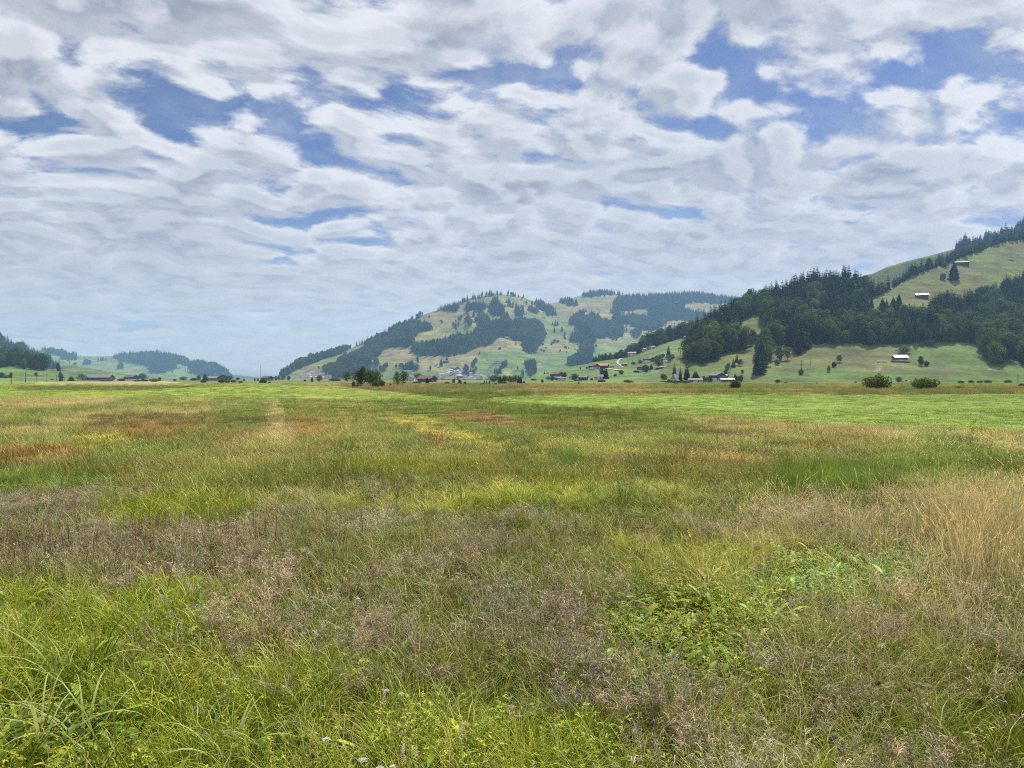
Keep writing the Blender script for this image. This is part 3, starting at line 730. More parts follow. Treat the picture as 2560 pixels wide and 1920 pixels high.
def woods(name, L, label):
    P = np.array([a[0] for a in L]); P[:, 2] -= .5; h = np.array([a[1] for a in L]); kd = np.array([a[2] for a in L]); n = len(L)
    idx = np.where(kd == 0, r_.integers(0, 6, n), 6 + r_.integers(0, 5, n)); wd = r_.uniform(.85, 1.25, n)
    rot = np.zeros((n, 3)); rot[:, 2] = r_.uniform(0, 6.28, n)
    lo = []
    for mb in BRO:
        c = MB(); V, T, Q, tone, mi = mb.arrays(); c.add(V, Q=Q, tone=tone, mat=2); lo.append(c)
    return stuff(name, SPR + lo, [M_SPRUCE, M_BARK, M_LEAF], P, idx, rot, np.stack([h * wd, h * wd, h], 1), label=label, cat='woodland')


woods('woodland', rest, 'rest of the dark mixed wood filling the steep right hillside')
woods('far_woodland', far, 'blue-hazed woods covering the distant hills across the valley')
print('trees', len(cand), 'shown', int((vis > 0).sum()), 'far', len(far))
# ---------------- the moor: one ground sheet, and the growth on it ----------------
GREEN = np.array((.295, .355, .034)); YGRN = np.array((.40, .42, .075)); OLIVE = np.array((.245, .265, .072)); STRAW = np.array((.62, .53, .29)); MAUVE = np.array((.42, .345, .295))
DKGRN = np.array((.125, .185, .035)); BROWN = np.array((.165, .138, .055)); BLOND = np.array((.58, .50, .25)); MEADOW = np.array((.215, .30, .06)); RUST = np.array((.33, .20, .065)); MOSS = np.array((.30, .275, .06))
REDDK = np.array((.14, .065, .05)); GREYG = np.array((.27, .31, .16))
# types: 0 fine grass 1 arching grass 2 mauve panicles 3 straw stalks 4 dry arching blades 5 broad leaves 6 small-leaved herb 7 sedge 8 dead spikes 9 rush 10 far tuft 11 far plume tuft
ZN = []
def Z(poly, rec, tint, dens=1.0, ground=None, h=1.0): ZN.append((np.array(poly, float), rec, np.asarray(tint), dens, np.asarray(ground if ground is not None else tint) , h))
ALL = [(-4000, 900), (6600, 900), (6600, 6000), (-4000, 6000)]
def band(y0, y1, x0=-4000, x1=6600): return [(x0, y0), (x1, y0), (x1, y1), (x0, y1)]
Z(ALL, {0: .5, 1: .3, 4: .12, 2: .05, 6: .03}, OLIVE)
# -- far bands
Z(band(949, 957), {10: 1}, OLIVE * .8, .25, OLIVE * .7)
Z([(950, 956), (1500, 957), (2560, 958), (4600, 958), (4600, 990), (2560, 990), (1900, 984), (1400, 986), (1150, 1003), (1000, 985), (850, 966), (850, 957)], {10: .6, 11: .4}, BROWN, 1.0, BROWN * .95, 1.2)
Z([(1330, 956), (2560, 957), (4600, 957), (4600, 966), (2560, 967), (1800, 970), (1330, 968)], {10: .6, 11: .4}, OLIVE * .75, 1.1, OLIVE * .8, 1.2)
Z([(1080, 974), (1400, 973.5), (2200, 974.5), (2250, 978), (1700, 979), (1080, 981)], {10: .5, 11: .5}, BLOND * .55, .8, BLOND * .5)
Z([(2060, 976), (2560, 980), (4600, 980), (4600, 990), (2100, 989)], {10: .5, 11: .5}, BROWN * .9, 1.2, BROWN * .85, 1.2)
Z([(-3000, 953), (200, 953), (420, 957), (700, 962), (700, 978), (-3000, 978)], {10: 1}, MEADOW * .8 + OLIVE * .2, .3)
Z([(90, 955), (420, 953), (480, 960), (480, 962), (90, 961)], {10: .6, 11: .4}, BLOND * .7, .5)
Z([(45, 967), (200, 966), (400, 966), (690, 966), (690, 969), (480, 973), (330, 977), (45, 977)], {10: .5, 11: .5}, BROWN * .6 + OLIVE * .35, 1.2, OLIVE * .65, .7)
Z([(-3000, 976), (330, 978), (500, 970), (700, 964), (850, 967), (1010, 983), (1180, 1000), (1160, 1006), (800, 1001), (400, 996), (-3000, 996)], {10: .9, 0: .1}, MEADOW * .8 + YGRN * .25, .35, MEADOW * .75 + YGRN * .2, .6)
Z([(1150, 1003), (1300, 989), (2560, 986), (4600, 986), (4600, 1090), (2560, 1080), (2300, 1070), (2050, 1060), (1750, 1040), (1500, 1022), (1280, 1010)], {0: .8, 10: .2}, MEADOW, .55, MEADOW, .55)
# -- rough moor between
Z([(-3000, 995), (300, 996), (800, 1002), (1160, 1006), (1500, 1022), (1750, 1040), (2050, 1060), (2560, 1082), (5000, 1140), (5000, 1250), (2560, 1210), (1500, 1205), (700, 1210), (-3000, 1230)], {10: .3, 11: .3, 1: .15, 0: .1, 4: .15}, OLIVE * .95, 1.0, OLIVE * .8 + BROWN * .15)
Z([(-3000, 994), (250, 995), (700, 999), (900, 1003), (400, 1010), (0, 1030), (-3000, 1100)], {11: .5, 4: .3, 10: .2}, BLOND * .6 + OLIVE * .25, 1.0, BLOND * .5)
Z([(-600, 1030), (330, 1020), (640, 1022), (560, 1032), (240, 1048), (60, 1090), (-600, 1110)], {11: .5, 4: .3, 10: .2}, BLOND * .4 + OLIVE * .45, 1.0, BLOND * .3 + OLIVE * .3)
Z([(700, 998), (1080, 1003), (1150, 1020), (1050, 1034), (850, 1036), (700, 1022)], {10: .8, 9: .2}, DKGRN * .5 + OLIVE * .55, 1.1, OLIVE * .65, 1.0)
Z([(205, 1045), (300, 1036), (560, 1034), (650, 1044), (665, 1075), (600, 1110), (480, 1122), (330, 1078), (240, 1076)], {11: .6, 10: .2, 8: .2}, BROWN * 1.35, 1.0, BROWN * 1.1)
Z([(175, 1078), (330, 1070), (420, 1072), (330, 1098), (180, 1110)], {10: .5}, MOSS, .4, MOSS * .8)
Z([(470, 1072), (540, 1070), (540, 1085), (470, 1088)], {10: .5}, MOSS, .4, MOSS * .8)
Z([(-300, 1132), (170, 1128), (190, 1150), (100, 1165), (-300, 1190)], {10: .3, 8: .4, 11: .2}, BROWN, .35, RUST * 1.1)
Z([(60, 1128), (170, 1130), (175, 1142), (70, 1142)], {10: .2}, MOSS, .2, MOSS * .75)
Z([(680, 1004), (696, 1004), (712, 1045), (738, 1098), (690, 1112), (656, 1100), (668, 1045)], {11: .5, 4: .5}, BLOND * .66, 1.0, BLOND * .6)
Z([(718, 1040), (800, 1050), (805, 1098), (730, 1085)], {8: .5, 11: .3}, RUST * .9, .7, RUST * .9)
Z([(975, 1043), (1060, 1048), (1150, 1066), (1215, 1088), (1210, 1104), (1100, 1088), (985, 1060)], {10: .3}, MOSS, .25, MOSS)
Z([(1020, 1078), (1120, 1090), (1120, 1112), (1060, 1105)], {8: .3, 10: .2}, BROWN, .4, RUST * .9)
Z([(1235, 1103), (1310, 1108), (1390, 1130), (1388, 1150), (1340, 1140), (1240, 1120)], {10: .3}, MOSS, .3, MOSS * .95)
Z([(875, 1096), (905, 1100), (905, 1110), (875, 1110)], {10: .3}, MOSS, .3, MOSS * .9)
Z([(900, 1122), (960, 1128), (1050, 1158), (1040, 1172), (930, 1150)], {10: .3, 4: .2}, OLIVE, .45, RUST * .9 + MOSS * .2)
Z([(1120, 1044), (1240, 1050), (1400, 1075), (1560, 1105), (1700, 1130), (1580, 1140), (1430, 1110), (1300, 1080), (1150, 1058)], {10: .3, 11: .3, 8: .2}, BROWN, .5, RUST * .9)
Z([(1290, 1064), (1380, 1072), (1380, 1080), (1300, 1074)], {10: .2}, MOSS, .2, MOSS * .8)
Z([(1720, 1072), (1880, 1080), (2060, 1104), (2180, 1112), (2060, 1118), (1860, 1096), (1720, 1082)], {10: .3, 11: .2}, BROWN, .4, RUST * 1.0 + MOSS * .15)
Z([(1960, 1098), (2060, 1105), (2060, 1112), (1970, 1108)], {10: .2}, MOSS, .2, MOSS)
Z([(1620, 1092), (1760, 1105), (1960, 1125), (1960, 1140), (1740, 1125)], {10: .4, 11: .3}, BROWN, .6, RUST * .85)
Z([(290, 1176), (600, 1180), (600, 1190), (310, 1188)], {10: .3}, OLIVE, .4, RUST * .9)
Z([(1180, 1000), (1500, 1024), (1720, 1044), (1720, 1056), (1450, 1046), (1180, 1030)], {10: .6, 9: .2, 11: .2}, OLIVE * .75, 1.2, OLIVE * .7, 1.1)
Z([(1560, 1034), (2050, 1060), (2300, 1073), (2560, 1084), (4000, 1120), (4000, 1170), (2560, 1120), (2200, 1095), (1900, 1072), (1720, 1056)], {11: .35, 10: .35, 4: .3}, BLOND * .45 + OLIVE * .4, 1.2, BLOND * .4, 1.1)
Z([(1320, 1080), (1420, 1085), (1560, 1120), (1680, 1150), (1660, 1175), (1480, 1158), (1380, 1120)], {11: .6, 1: .3, 4: .1}, YGRN * .55 + BLOND * .22, 1.3, YGRN * .5, 1.1)
Z([(1235, 1118), (1300, 1125), (1310, 1160), (1250, 1158)], {9: .7, 10: .3}, DKGRN, 1.6, DKGRN)
Z([(1385, 1108), (1450, 1118), (1500, 1165), (1400, 1170)], {9: .8, 10: .2}, DKGRN * 1.1, 1.7, DKGRN)
Z([(850, 1140), (960, 1150), (1240, 1130), (1240, 1175), (1000, 1185), (850, 1175)], {1: .5, 11: .3, 4: .2}, YGRN * .75, 1.1, OLIVE)
Z([(-300, 1195), (120, 1178), (270, 1180), (280, 1205), (150, 1215), (-300, 1260)], {1: .5, 9: .3, 7: .2}, DKGRN * 1.5, 1.3, DKGRN * 1.2)
Z([(-300, 1220), (260, 1200), (460, 1200), (340, 1230), (180, 1275), (-300, 1300)], {4: .3, 2: .3, 1: .3, 0: .1}, OLIVE * .8, 1.1, OLIVE * .7)
Z([(180, 1270), (340, 1228), (560, 1218), (620, 1265), (600, 1290), (200, 1300)], {7: .35, 1: .5, 9: .15}, GREEN * .75, 1.3, GREEN * .5)
Z([(600, 1225), (820, 1200), (1100, 1180), (1300, 1190), (1050, 1215), (820, 1270), (620, 1265)], {1: .5, 4: .3, 2: .1, 0: .1}, OLIVE * 1.0, 1.1, OLIVE * .8)
Z([(820, 1235), (1040, 1210), (1400, 1190), (1720, 1180), (1760, 1230), (1680, 1260), (1300, 1262), (860, 1285)], {1: .7, 0: .3}, YGRN * .85, 1.2, YGRN * .6)
Z([(1180, 1238), (1400, 1232), (1690, 1238), (1700, 1278), (1450, 1280), (1150, 1280)], {7: .3, 1: .7}, GREEN * .72, 1.3, DKGRN * 1.3)
Z([(1940, 1180), (2050, 1168), (2250, 1170), (2200, 1215), (2050, 1230), (1960, 1225)], {9: .5, 1: .5}, DKGRN * 1.4, 1.5, DKGRN, 1.1)
Z([(2200, 1165), (2560, 1180), (4000, 1220), (4000, 1260), (2560, 1225), (2250, 1215)], {1: .7, 0: .3}, OLIVE * 1.1, 1.0, OLIVE * .8)
Z([(-300, 1105), (120, 1108), (260, 1125), (180, 1140), (-300, 1130)], {11: .4, 8: .3, 10: .2}, RUST * .8, .6, RUST)
Z([(330, 1052), (540, 1058), (640, 1088), (470, 1110), (340, 1080)], {11: .5, 8: .3, 10: .2}, RUST * .55 + BROWN * .5, .8, RUST * .8)
Z([(1280, 1044), (1560, 1062), (1640, 1090), (1420, 1078)], {11: .5, 10: .3, 8: .2}, RUST * .55 + BROWN * .5, .8, RUST * .8)
Z([(1480, 1124), (1760, 1142), (1980, 1150), (1900, 1166), (1600, 1158)], {11: .5, 10: .3, 8: .2}, RUST * .6 + BROWN * .3, .8, RUST * .8)
# -- near bands
Z([(1680, 1285), (1950, 1240), (2560, 1222), (4000, 1240), (4000, 1340), (2560, 1330), (2250, 1300), (1900, 1320)], {2: .3, 4: .25, 3: .10, 1: .35}, BLOND * .25 + OLIVE * .75, 1.1, BLOND * .4)
Z([(-400, 1300), (500, 1292), (850, 1275), (1050, 1262), (1300, 1290), (1680, 1280), (1560, 1330), (1500, 1400), (1530, 1480), (1400, 1500), (900, 1470), (480, 1440), (-400, 1440)], {2: .22, 4: .15, 1: .36, 0: .18, 8: .03, 6: .06}, OLIVE * 1.0, 1.05, OLIVE * .6)
Z([(-400, 1318), (300, 1310), (660, 1310), (680, 1400), (500, 1425), (-400, 1425)], {2: .36, 8: .11, 4: .13, 1: .40}, OLIVE * .8, 1.1, OLIVE * .6)
Z([(1500, 1345), (1700, 1330), (1940, 1340), (1920, 1400), (1800, 1405), (1600, 1395)], {0: .5, 1: .45, 4: .05}, YGRN * .95, 1.2, YGRN * .7)
Z([(1680, 1290), (2200, 1290), (2560, 1320), (4000, 1340), (4000, 1520), (2560, 1480), (2330, 1440), (2150, 1370), (1950, 1340), (1720, 1325)], {3: .20, 4: .26, 2: .10, 1: .44}, BLOND * .25 + OLIVE * .8, 1.0, BLOND * .4)
Z([(2330, 1300), (2420, 1285), (2600, 1290), (2620, 1430), (2480, 1450), (2360, 1420)], {3: .55, 4: .25, 1: .2}, BLOND * .6, 1.3, BLOND * .4, 1.15)
Z([(1850, 1405), (2000, 1375), (2320, 1365), (2350, 1440), (2200, 1460), (1950, 1450)], {5: .50, 1: .16, 6: .34}, DKGRN * 1.35 + OLIVE * .15, 1.4, DKGRN * .8)
Z([(900, 1275), (1020, 1268), (1060, 1290), (980, 1320), (860, 1310)], {6: .6, 2: .2, 1: .2}, GREYG * 1.5, .8, OLIVE * .6)
Z([(480, 1440), (850, 1450), (1000, 1500), (1050, 1600), (950, 1660), (600, 1620), (480, 1560)], {1: .34, 0: .24, 2: .18, 4: .14, 6: .10}, OLIVE * 1.05, 1.0, OLIVE * .6)
Z([(830, 1430), (1480, 1450), (1560, 1530), (1700, 1620), (1780, 1740), (1700, 1800), (1480, 1790), (1330, 1680), (1150, 1630), (950, 1540)], {2: .28, 1: .30, 0: .22, 4: .10, 6: .10}, OLIVE * 1.0, 1.05, OLIVE * .5)
Z([(1500, 1500), (1590, 1460), (1760, 1450), (1960, 1500), (1990, 1580), (1920, 1690), (1780, 1700), (1620, 1680), (1490, 1600)], {5: .55, 6: .33, 1: .12}, GREEN * .72, 1.4, DKGRN * .7, 1.0)
Z([(1940, 1500), (2200, 1450), (2600, 1470), (4200, 1500), (4200, 1860), (2560, 1830), (2300, 1740), (1960, 1720), (1900, 1620)], {2: .20, 4: .14, 1: .32, 3: .04, 0: .21, 6: .09}, OLIVE * 1.0, 1.0, OLIVE * .5)
Z([(-600, 1440), (250, 1435), (520, 1450), (560, 1540), (330, 1600), (100, 1650), (-600, 1680)], {0: .48, 1: .30, 6: .10, 4: .06, 5: .06}, GREEN * .95, 1.1, DKGRN)
Z([(-600, 1650), (300, 1610), (700, 1640), (1000, 1670), (1330, 1690), (1450, 1800), (1560, 2100), (-900, 2600)], {0: .36, 1: .34, 6: .14, 4: .08, 5: .08}, GREEN * .92, 1.1, DKGRN)
Z([(-600, 1660), (150, 1640), (330, 1690), (360, 1830), (200, 2000), (-600, 2300)], {0: .26, 7: .08, 5: .34, 6: .20, 1: .12}, GREEN * .75, 1.0, DKGRN * .8)
Z([(1480, 1790), (1760, 1750), (2250, 1720), (2560, 1830), (4200, 1900), (4200, 2900), (1600, 2900)], {1: .38, 0: .26, 2: .16, 4: .14, 6: .06}, OLIVE * .6 + GREEN * .5, 1.0, DKGRN)
Z([(2380, 1700), (2560, 1680), (3200, 1700), (3200, 2000), (2480, 2000), (2400, 1850)], {0: .7, 1: .3}, GREEN * .62, 1.2, DKGRN)


for k_, z_ in enumerate(ZN):
    if z_[3] <= .5 and z_[0][:, 1].min() > 1030:
        c_ = z_[0].mean(0); ZN[k_] = ((z_[0] - c_) * (1.12, 1.45) + c_,) + z_[1:]


def gz(x, y):
    d = np.hypot(x, y); f = np.clip(1.3 - d / 160., 0, 1)
    h = .16 * (fbm(x / 2.6 + 7, y / 2.6, 3) - .5) + .30 * (fbm(x / 11., y / 11. + 3, 3) - .5)
    px = 1280 + x / np.maximum(y, .1) * F; py = HY + CH * F / np.maximum(y, .1)
    bank = .35 * np.exp(-((py - 971) / 5.) ** 2) * ((px > 30) & (px < 700) & (y > 40))
    return h * f + bank


JR = np.random.default_rng(42)


def zone_of(px, py, jit=True):
    if jit:
        d = np.maximum(py - HY, 4); nf = np.clip((py - 1150) / 120, .28, 1.)
        jx = px + (fbm(px / 60., py / (d * .12 + 3), 4) - .5) * (60 + d * .30) * (.4 + .6 * nf) + JR.normal(size=len(px)) * d * .05; jy = py + (fbm(px / 50. + 40, py / (d * .1 + 3) + 11, 4) - .5) * d * .26 * nf + JR.normal(size=len(px)) * d * .035 * nf
    else: jx, jy = px, py
    zi = np.zeros(len(px), int)
    for k, zn in enumerate(ZN): zi[in_poly(jx, jy, zn[0])] = k
    return zi


def build_ground():
    a_f = np.linspace(-46, 46, 461); a_c = np.concatenate([np.arange(-180, -46, 6.), a_f, np.arange(52, 181, 6.)])
    rr = np.concatenate([[.0], np.geomspace(1.2, 900, 430), np.geomspace(960, 13000, 24)])
    A, RR = np.meshgrid(R(1) * a_c, rr); X = np.sin(A) * RR; Y = np.cos(A) * RR
    front = (Y > .5); px = np.where(front, 1280 + X / np.maximum(Y, .5) * F, -3900); py = np.where(front, HY + CH * F / np.maximum(Y, .5), 5000)
    zi = zone_of(px.ravel(), py.ravel()); C = np.array([z[4] for z in ZN])[zi]
    x, y = X.ravel(), Y.ravel(); Zc = gz(x, y)
    n = fbm(x / 1.7, y / 1.7, 4)[:, None]; n2 = fbm(x / 14. + 9, y / 14., 4)[:, None]
    s = fbm(px.ravel() / 160., (py.ravel() - HY) / 2.2 + 50, 4)[:, None]               # long mown / growth swathes across the valley
    far = np.clip((np.hypot(x, y)[:, None] - 60) / 120, 0, 1)
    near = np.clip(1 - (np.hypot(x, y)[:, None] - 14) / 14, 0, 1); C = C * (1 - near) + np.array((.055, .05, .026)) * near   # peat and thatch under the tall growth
    C = C * (.72 + .56 * n) * (.8 + .4 * n2) * (1 + far * (s - .5) * .55)
    k = len(a_c); m = len(rr); i = (np.arange(m - 1)[:, None] * k + np.arange(k - 1)[None]).ravel()
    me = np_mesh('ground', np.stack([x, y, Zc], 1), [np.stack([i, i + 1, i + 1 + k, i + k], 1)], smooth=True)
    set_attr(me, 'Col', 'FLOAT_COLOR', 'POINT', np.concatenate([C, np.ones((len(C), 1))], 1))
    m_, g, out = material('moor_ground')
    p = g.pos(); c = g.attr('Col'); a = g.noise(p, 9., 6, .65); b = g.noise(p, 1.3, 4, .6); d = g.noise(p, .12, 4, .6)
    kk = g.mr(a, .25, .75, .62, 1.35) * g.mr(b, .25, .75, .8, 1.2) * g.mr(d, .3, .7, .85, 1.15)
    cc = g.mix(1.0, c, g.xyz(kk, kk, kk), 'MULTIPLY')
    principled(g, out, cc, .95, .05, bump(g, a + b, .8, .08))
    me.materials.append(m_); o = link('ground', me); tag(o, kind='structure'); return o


build_ground()


def grass_mat(name, trans=.22):
    m, g, out = material(name)
    tint = g.attr('tint', 'INSTANCER'); t = g.attr('tone', 'GEOMETRY', 'Fac')
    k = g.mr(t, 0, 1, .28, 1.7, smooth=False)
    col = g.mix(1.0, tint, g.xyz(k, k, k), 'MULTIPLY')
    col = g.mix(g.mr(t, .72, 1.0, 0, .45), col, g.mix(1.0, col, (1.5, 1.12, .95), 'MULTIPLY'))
    d = g.n.new('ShaderNodeBsdfDiffuse'); tr = g.n.new('ShaderNodeBsdfTranslucent'); gl = g.n.new('ShaderNodeBsdfGlossy'); mx = g.n.new('ShaderNodeMixShader'); m2 = g.n.new('ShaderNodeMixShader')
    g.put(d.inputs[0], col); g.put(tr.inputs[0], g.mix(1.0, col, (1.1, 1.15, .7), 'MULTIPLY')); mx.inputs[0].default_value = trans
    gl.inputs['Roughness'].default_value = .42; g.put(gl.inputs[0], (.8, .85, .8)); m2.inputs[0].default_value = .02
    g.l.new(d.outputs[0], mx.inputs[1]); g.l.new(tr.outputs[0], mx.inputs[2]); g.l.new(mx.outputs[0], m2.inputs[1]); g.l.new(gl.outputs[0], m2.inputs[2]); g.l.new(m2.outputs[0], out.inputs[0])
    return m


M_GRASS = grass_mat('grass_blades')


def blade(mb, r, x, y, az, L, wd, lean, curve, seg=4, tone=.5, z0=-.02, mat=0):
    s = np.linspace(0, 1, seg + 1); th = lean + curve * s ** 1.4                       # angle from upright along the blade
    ds = L / seg; hx = np.concatenate([[0], np.cumsum(np.sin((th[1:] + th[:-1]) / 2)) * ds]); hz = np.concatenate([[0], np.cumsum(np.cos((th[1:] + th[:-1]) / 2)) * ds])
    d = np.array((math.cos(az), math.sin(az))); tw = r.uniform(-.7, .7); sd_ = np.array((-d[1] * math.cos(tw), d[0] * math.cos(tw), math.sin(tw) * .6))
    c = np.stack([x + d[0] * hx, y + d[1] * hx, z0 + hz], 1); w_ = wd * .5 * np.interp(s, [0, .25, .7, 1], [.7, 1, .75, .06])
    V = np.stack([c - sd_ * w_[:, None], c + sd_ * w_[:, None]], 1).reshape(-1, 3)
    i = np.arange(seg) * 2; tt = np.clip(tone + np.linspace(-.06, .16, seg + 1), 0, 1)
    mb.add(V, Q=np.stack([i, i + 1, i + 3, i + 2], 1), tone=np.repeat(tt, 2), mat=mat)
    return c


def leaf(mb, r, base, az, el_, L, W, tone, droop=.6, fold=.25, seg=4, mat=0):
    s = np.linspace(0, 1, seg + 1); th = el_ - droop * s ** 1.3; ds = L / seg
    hx = np.concatenate([[0], np.cumsum(np.cos(th[1:])) * ds]); hz = np.concatenate([[0], np.cumsum(np.sin(th[1:])) * ds])
    d = np.array((math.cos(az), math.sin(az))); sd_ = np.array((-d[1], d[0], 0)); c = np.stack([base[0] + d[0] * hx, base[1] + d[1] * hx, base[2] + hz], 1)
    w_ = W * .5 * np.interp(s, [0, .12, .4, .75, 1], [.12, .6, 1, .7, .02]); wob = r.uniform(-.18, .18, seg + 1)
    up = np.array((0, 0, 1.))
    Lf = c - sd_ * w_[:, None] + up * (w_ * (fold + wob))[:, None]; Rt = c + sd_ * w_[:, None] + up * (w_ * (fold - wob))[:, None]
    V = np.concatenate([Lf, c, Rt]); n = seg + 1; i = np.arange(seg)
    Q = np.concatenate([np.stack([i, i + n, i + n + 1, i + 1], 1), np.stack([i + n, i + 2 * n, i + 2 * n + 1, i + n + 1], 1)])
    mb.add(V, Q=Q, tone=np.clip(np.concatenate([np.full(n, tone), np.full(n, tone + .15), np.full(n, tone)]) + r.normal(size=3 * n) * .04, 0, 1), mat=mat)


def T_fine(seed, n=34, rad=.085, L=(.16, .34), wd=.0050, curve=(.2, 1.0)):
    r = np.random.default_rng(seed); mb = MB()
    for _ in range(n):
        a = r.uniform(0, 6.28); q = rad * math.sqrt(r.random())
        blade(mb, r, q * math.cos(a), q * math.sin(a), a + r.normal() * .8, r.uniform(*L), wd * r.uniform(.7, 1.3), r.uniform(.0, .35), r.uniform(*curve), 4, r.uniform(.2, .75))
    return mb
def T_arch(seed): return T_fine(seed, 26, .07, (.24, .44), .0056, (.7, 1.9))
def T_pan(seed):
    r = np.random.default_rng(seed); mb = MB()
    for _ in range(7):
        a = r.uniform(0, 6.28); q = .10 * math.sqrt(r.random()); az_ = r.uniform(0, 6.28)
        c = blade(mb, r, q * math.cos(a), q * math.sin(a), az_, r.uniform(.24, .44), .0030, r.uniform(0, .28), r.uniform(.1, .7), 5, r.uniform(.2, .45))
        top = c[-1]; low = c[-3]; n = 13; f = r.random(n); P0 = low + (top - low) * f[:, None]
        rr = .016 + .05 * np.sin(np.pi * np.clip(.15 + f * .8, 0, 1)); dd = r.normal(size=(n, 3)); dd[:, 2] = np.abs(dd[:, 2]) * .5; dd /= np.linalg.norm(dd, axis=1)[:, None]
        p = P0 + dd * (rr * r.uniform(.3, 1.1, n))[:, None]; u = dd + r.normal(size=(n, 3)) * .5; u /= np.linalg.norm(u, axis=1)[:, None]; v = np.cross(u, r.normal(size=(n, 3))); v /= np.linalg.norm(v, axis=1)[:, None]
        ln = r.uniform(.007, .016, n)[:, None]; wv = r.uniform(.0014, .0032, n)[:, None]
        V = np.stack([p - u * ln, p - v * wv, p + u * ln, p + v * wv], 1).reshape(-1, 3)
        mb.add(V, Q=np.arange(n * 4).reshape(-1, 4), tone=np.repeat(r.uniform(.0, 1.0, n), 4))
        for j in range(15):                                    # drooping, curling wisps
            b = P0[r.integers(0, n)]; m2 = MB(); q_ = blade(m2, r, 0, 0, r.uniform(0, 6.28), r.uniform(.03, .085), r.uniform(.0022, .0042), r.uniform(.1, 1.0), r.uniform(.6, 2.6), 3, r.uniform(.0, .95), 0); V, T_, Q_, tn, _m = m2.arrays(); mb.add(V + b, Q=Q_, tone=tn)
        k = 8; idx_ = r.integers(0, n, k)                     # hair-thin branches
        V = np.stack([P0[idx_] - [0, 0, .02], P0[idx_] - [0, 0, .0186], p[idx_] + [0, 0, .0007], p[idx_] - [0, 0, .0007]], 1).reshape(-1, 3)
        mb.add(V, Q=np.arange(k * 4).reshape(-1, 4), tone=.4)
    return mb
def T_straw(seed):
    r = np.random.default_rng(seed); mb = MB()
    for _ in range(6):
        a = r.uniform(0, 6.28); q = .07 * math.sqrt(r.random()); az_ = r.uniform(0, 6.28)
        c = blade(mb, r, q * math.cos(a), q * math.sin(a), az_, r.uniform(.5, .85), .0036, r.uniform(0, .3), r.uniform(.1, .9), 6, r.uniform(.4, .6))
        p = c[-1]; d = c[-1] - c[-2]; d /= np.linalg.norm(d)
        for j in range(12):
            b = p - d * .009 * j; a2 = r.uniform(0, 6.28); e = d * .016 + np.array((math.cos(a2), math.sin(a2), 0)) * .007; s_ = np.cross(e, d); s_ = s_ / (np.linalg.norm(s_) + 1e-9) * .0028
            mb.add([b, b + e * .5 + s_, b + e, b + e * .5 - s_], Q=[(0, 1, 2, 3)], tone=r.uniform(.4, .95))
    return mb
def T_dry(seed): return T_fine(seed, 14, .09, (.25, .55), .0036, (.5, 2.3))
def T_broad(seed):
    r = np.random.default_rng(seed); mb = MB()
    for _ in range(int(r.integers(8, 12))):
        a = r.uniform(0, 6.28); st = r.uniform(.03, .2); e = r.uniform(.75, 1.3); b0 = np.array((0, 0, -.01)); b1 = b0 + np.array((math.cos(a) * math.cos(e), math.sin(a) * math.cos(e), math.sin(e))) * st
        mb.cone(b0, b1, .003, .002, 4, .6); leaf(mb, r, b1, a + r.normal() * .2, r.uniform(.2, 1.0), r.uniform(.08, .19), r.uniform(.028, .055), r.uniform(.15, .8), r.uniform(.4, 1.2))
    return mb
def T_herb(seed):
    r = np.random.default_rng(seed); mb = MB()
    for _ in range(6):
        a = r.uniform(0, 6.28); q = .08 * math.sqrt(r.random())
        c = blade(mb, r, q * math.cos(a), q * math.sin(a), r.uniform(0, 6.28), r.uniform(.18, .38), .003, r.uniform(0, .4), r.uniform(0, .5), 6, .4)
        for j in range(1, 7):
            for _k in range(5): leaf(mb, r, c[j] + r.normal(size=3) * .004, r.uniform(0, 6.28), r.uniform(-.1, .9), r.uniform(.016, .034), r.uniform(.006, .013), r.uniform(.25, .95), .6, .2, 2)
    return mb
def T_sedge(seed): return T_fine(seed, 16, .05, (.45, .85), .0085, (.9, 2.2))
def T_spike(seed):
    r = np.random.default_rng(seed); mb = MB()
    for _ in range(3):
        a = r.uniform(0, 6.28); c = blade(mb, r, .06 * math.cos(a), .06 * math.sin(a), a, r.uniform(.4, .65), .006, r.uniform(0, .25), r.uniform(0, .2), 6, .4)
        for j in range(3, 7):
            for _k in range(9): leaf(mb, r, c[j] - (c[j] - c[j - 1]) * r.random(), r.uniform(0, 6.28), r.uniform(.3, 1.2), r.uniform(.012, .024), .008, r.uniform(.2, .7), .3, .2, 2)
    return mb
def T_rush(seed): return T_fine(seed, 44, .11, (.30, .60), .0052, (.05, .5))
def T_far(seed):
    r = np.random.default_rng(seed); mb = MB()
    for _ in range(70):
        a = r.uniform(0, 6.28); q = .42 * math.sqrt(r.random()); blade(mb, r, q * math.cos(a), q * math.sin(a), a + r.normal() * .9, r.uniform(.16, .40) * (1.15 - q), .016, r.uniform(0, .4), r.uniform(.2, 1.3), 3, r.uniform(.2, .8))
    return mb
def T_farplume(seed):
    r = np.random.default_rng(seed); mb = MB()
    for _ in range(46):
        a = r.uniform(0, 6.28); q = .40 * math.sqrt(r.random()); blade(mb, r, q * math.cos(a), q * math.sin(a), r.uniform(0, 6.28), r.uniform(.3, .62), .009, r.uniform(0, .3), r.uniform(.1, .9), 3, r.uniform(.2, .8))
    for _ in range(20):
        a = r.uniform(0, 6.28); q = .40 * math.sqrt(r.random()); leaf(mb, r, np.array((q * math.cos(a), q * math.sin(a), r.uniform(.28, .52))), r.uniform(0, 6.28), r.uniform(.4, 1.4), r.uniform(.04, .08), .012, r.uniform(.25, .7), .4, .2, 2)
    return mb


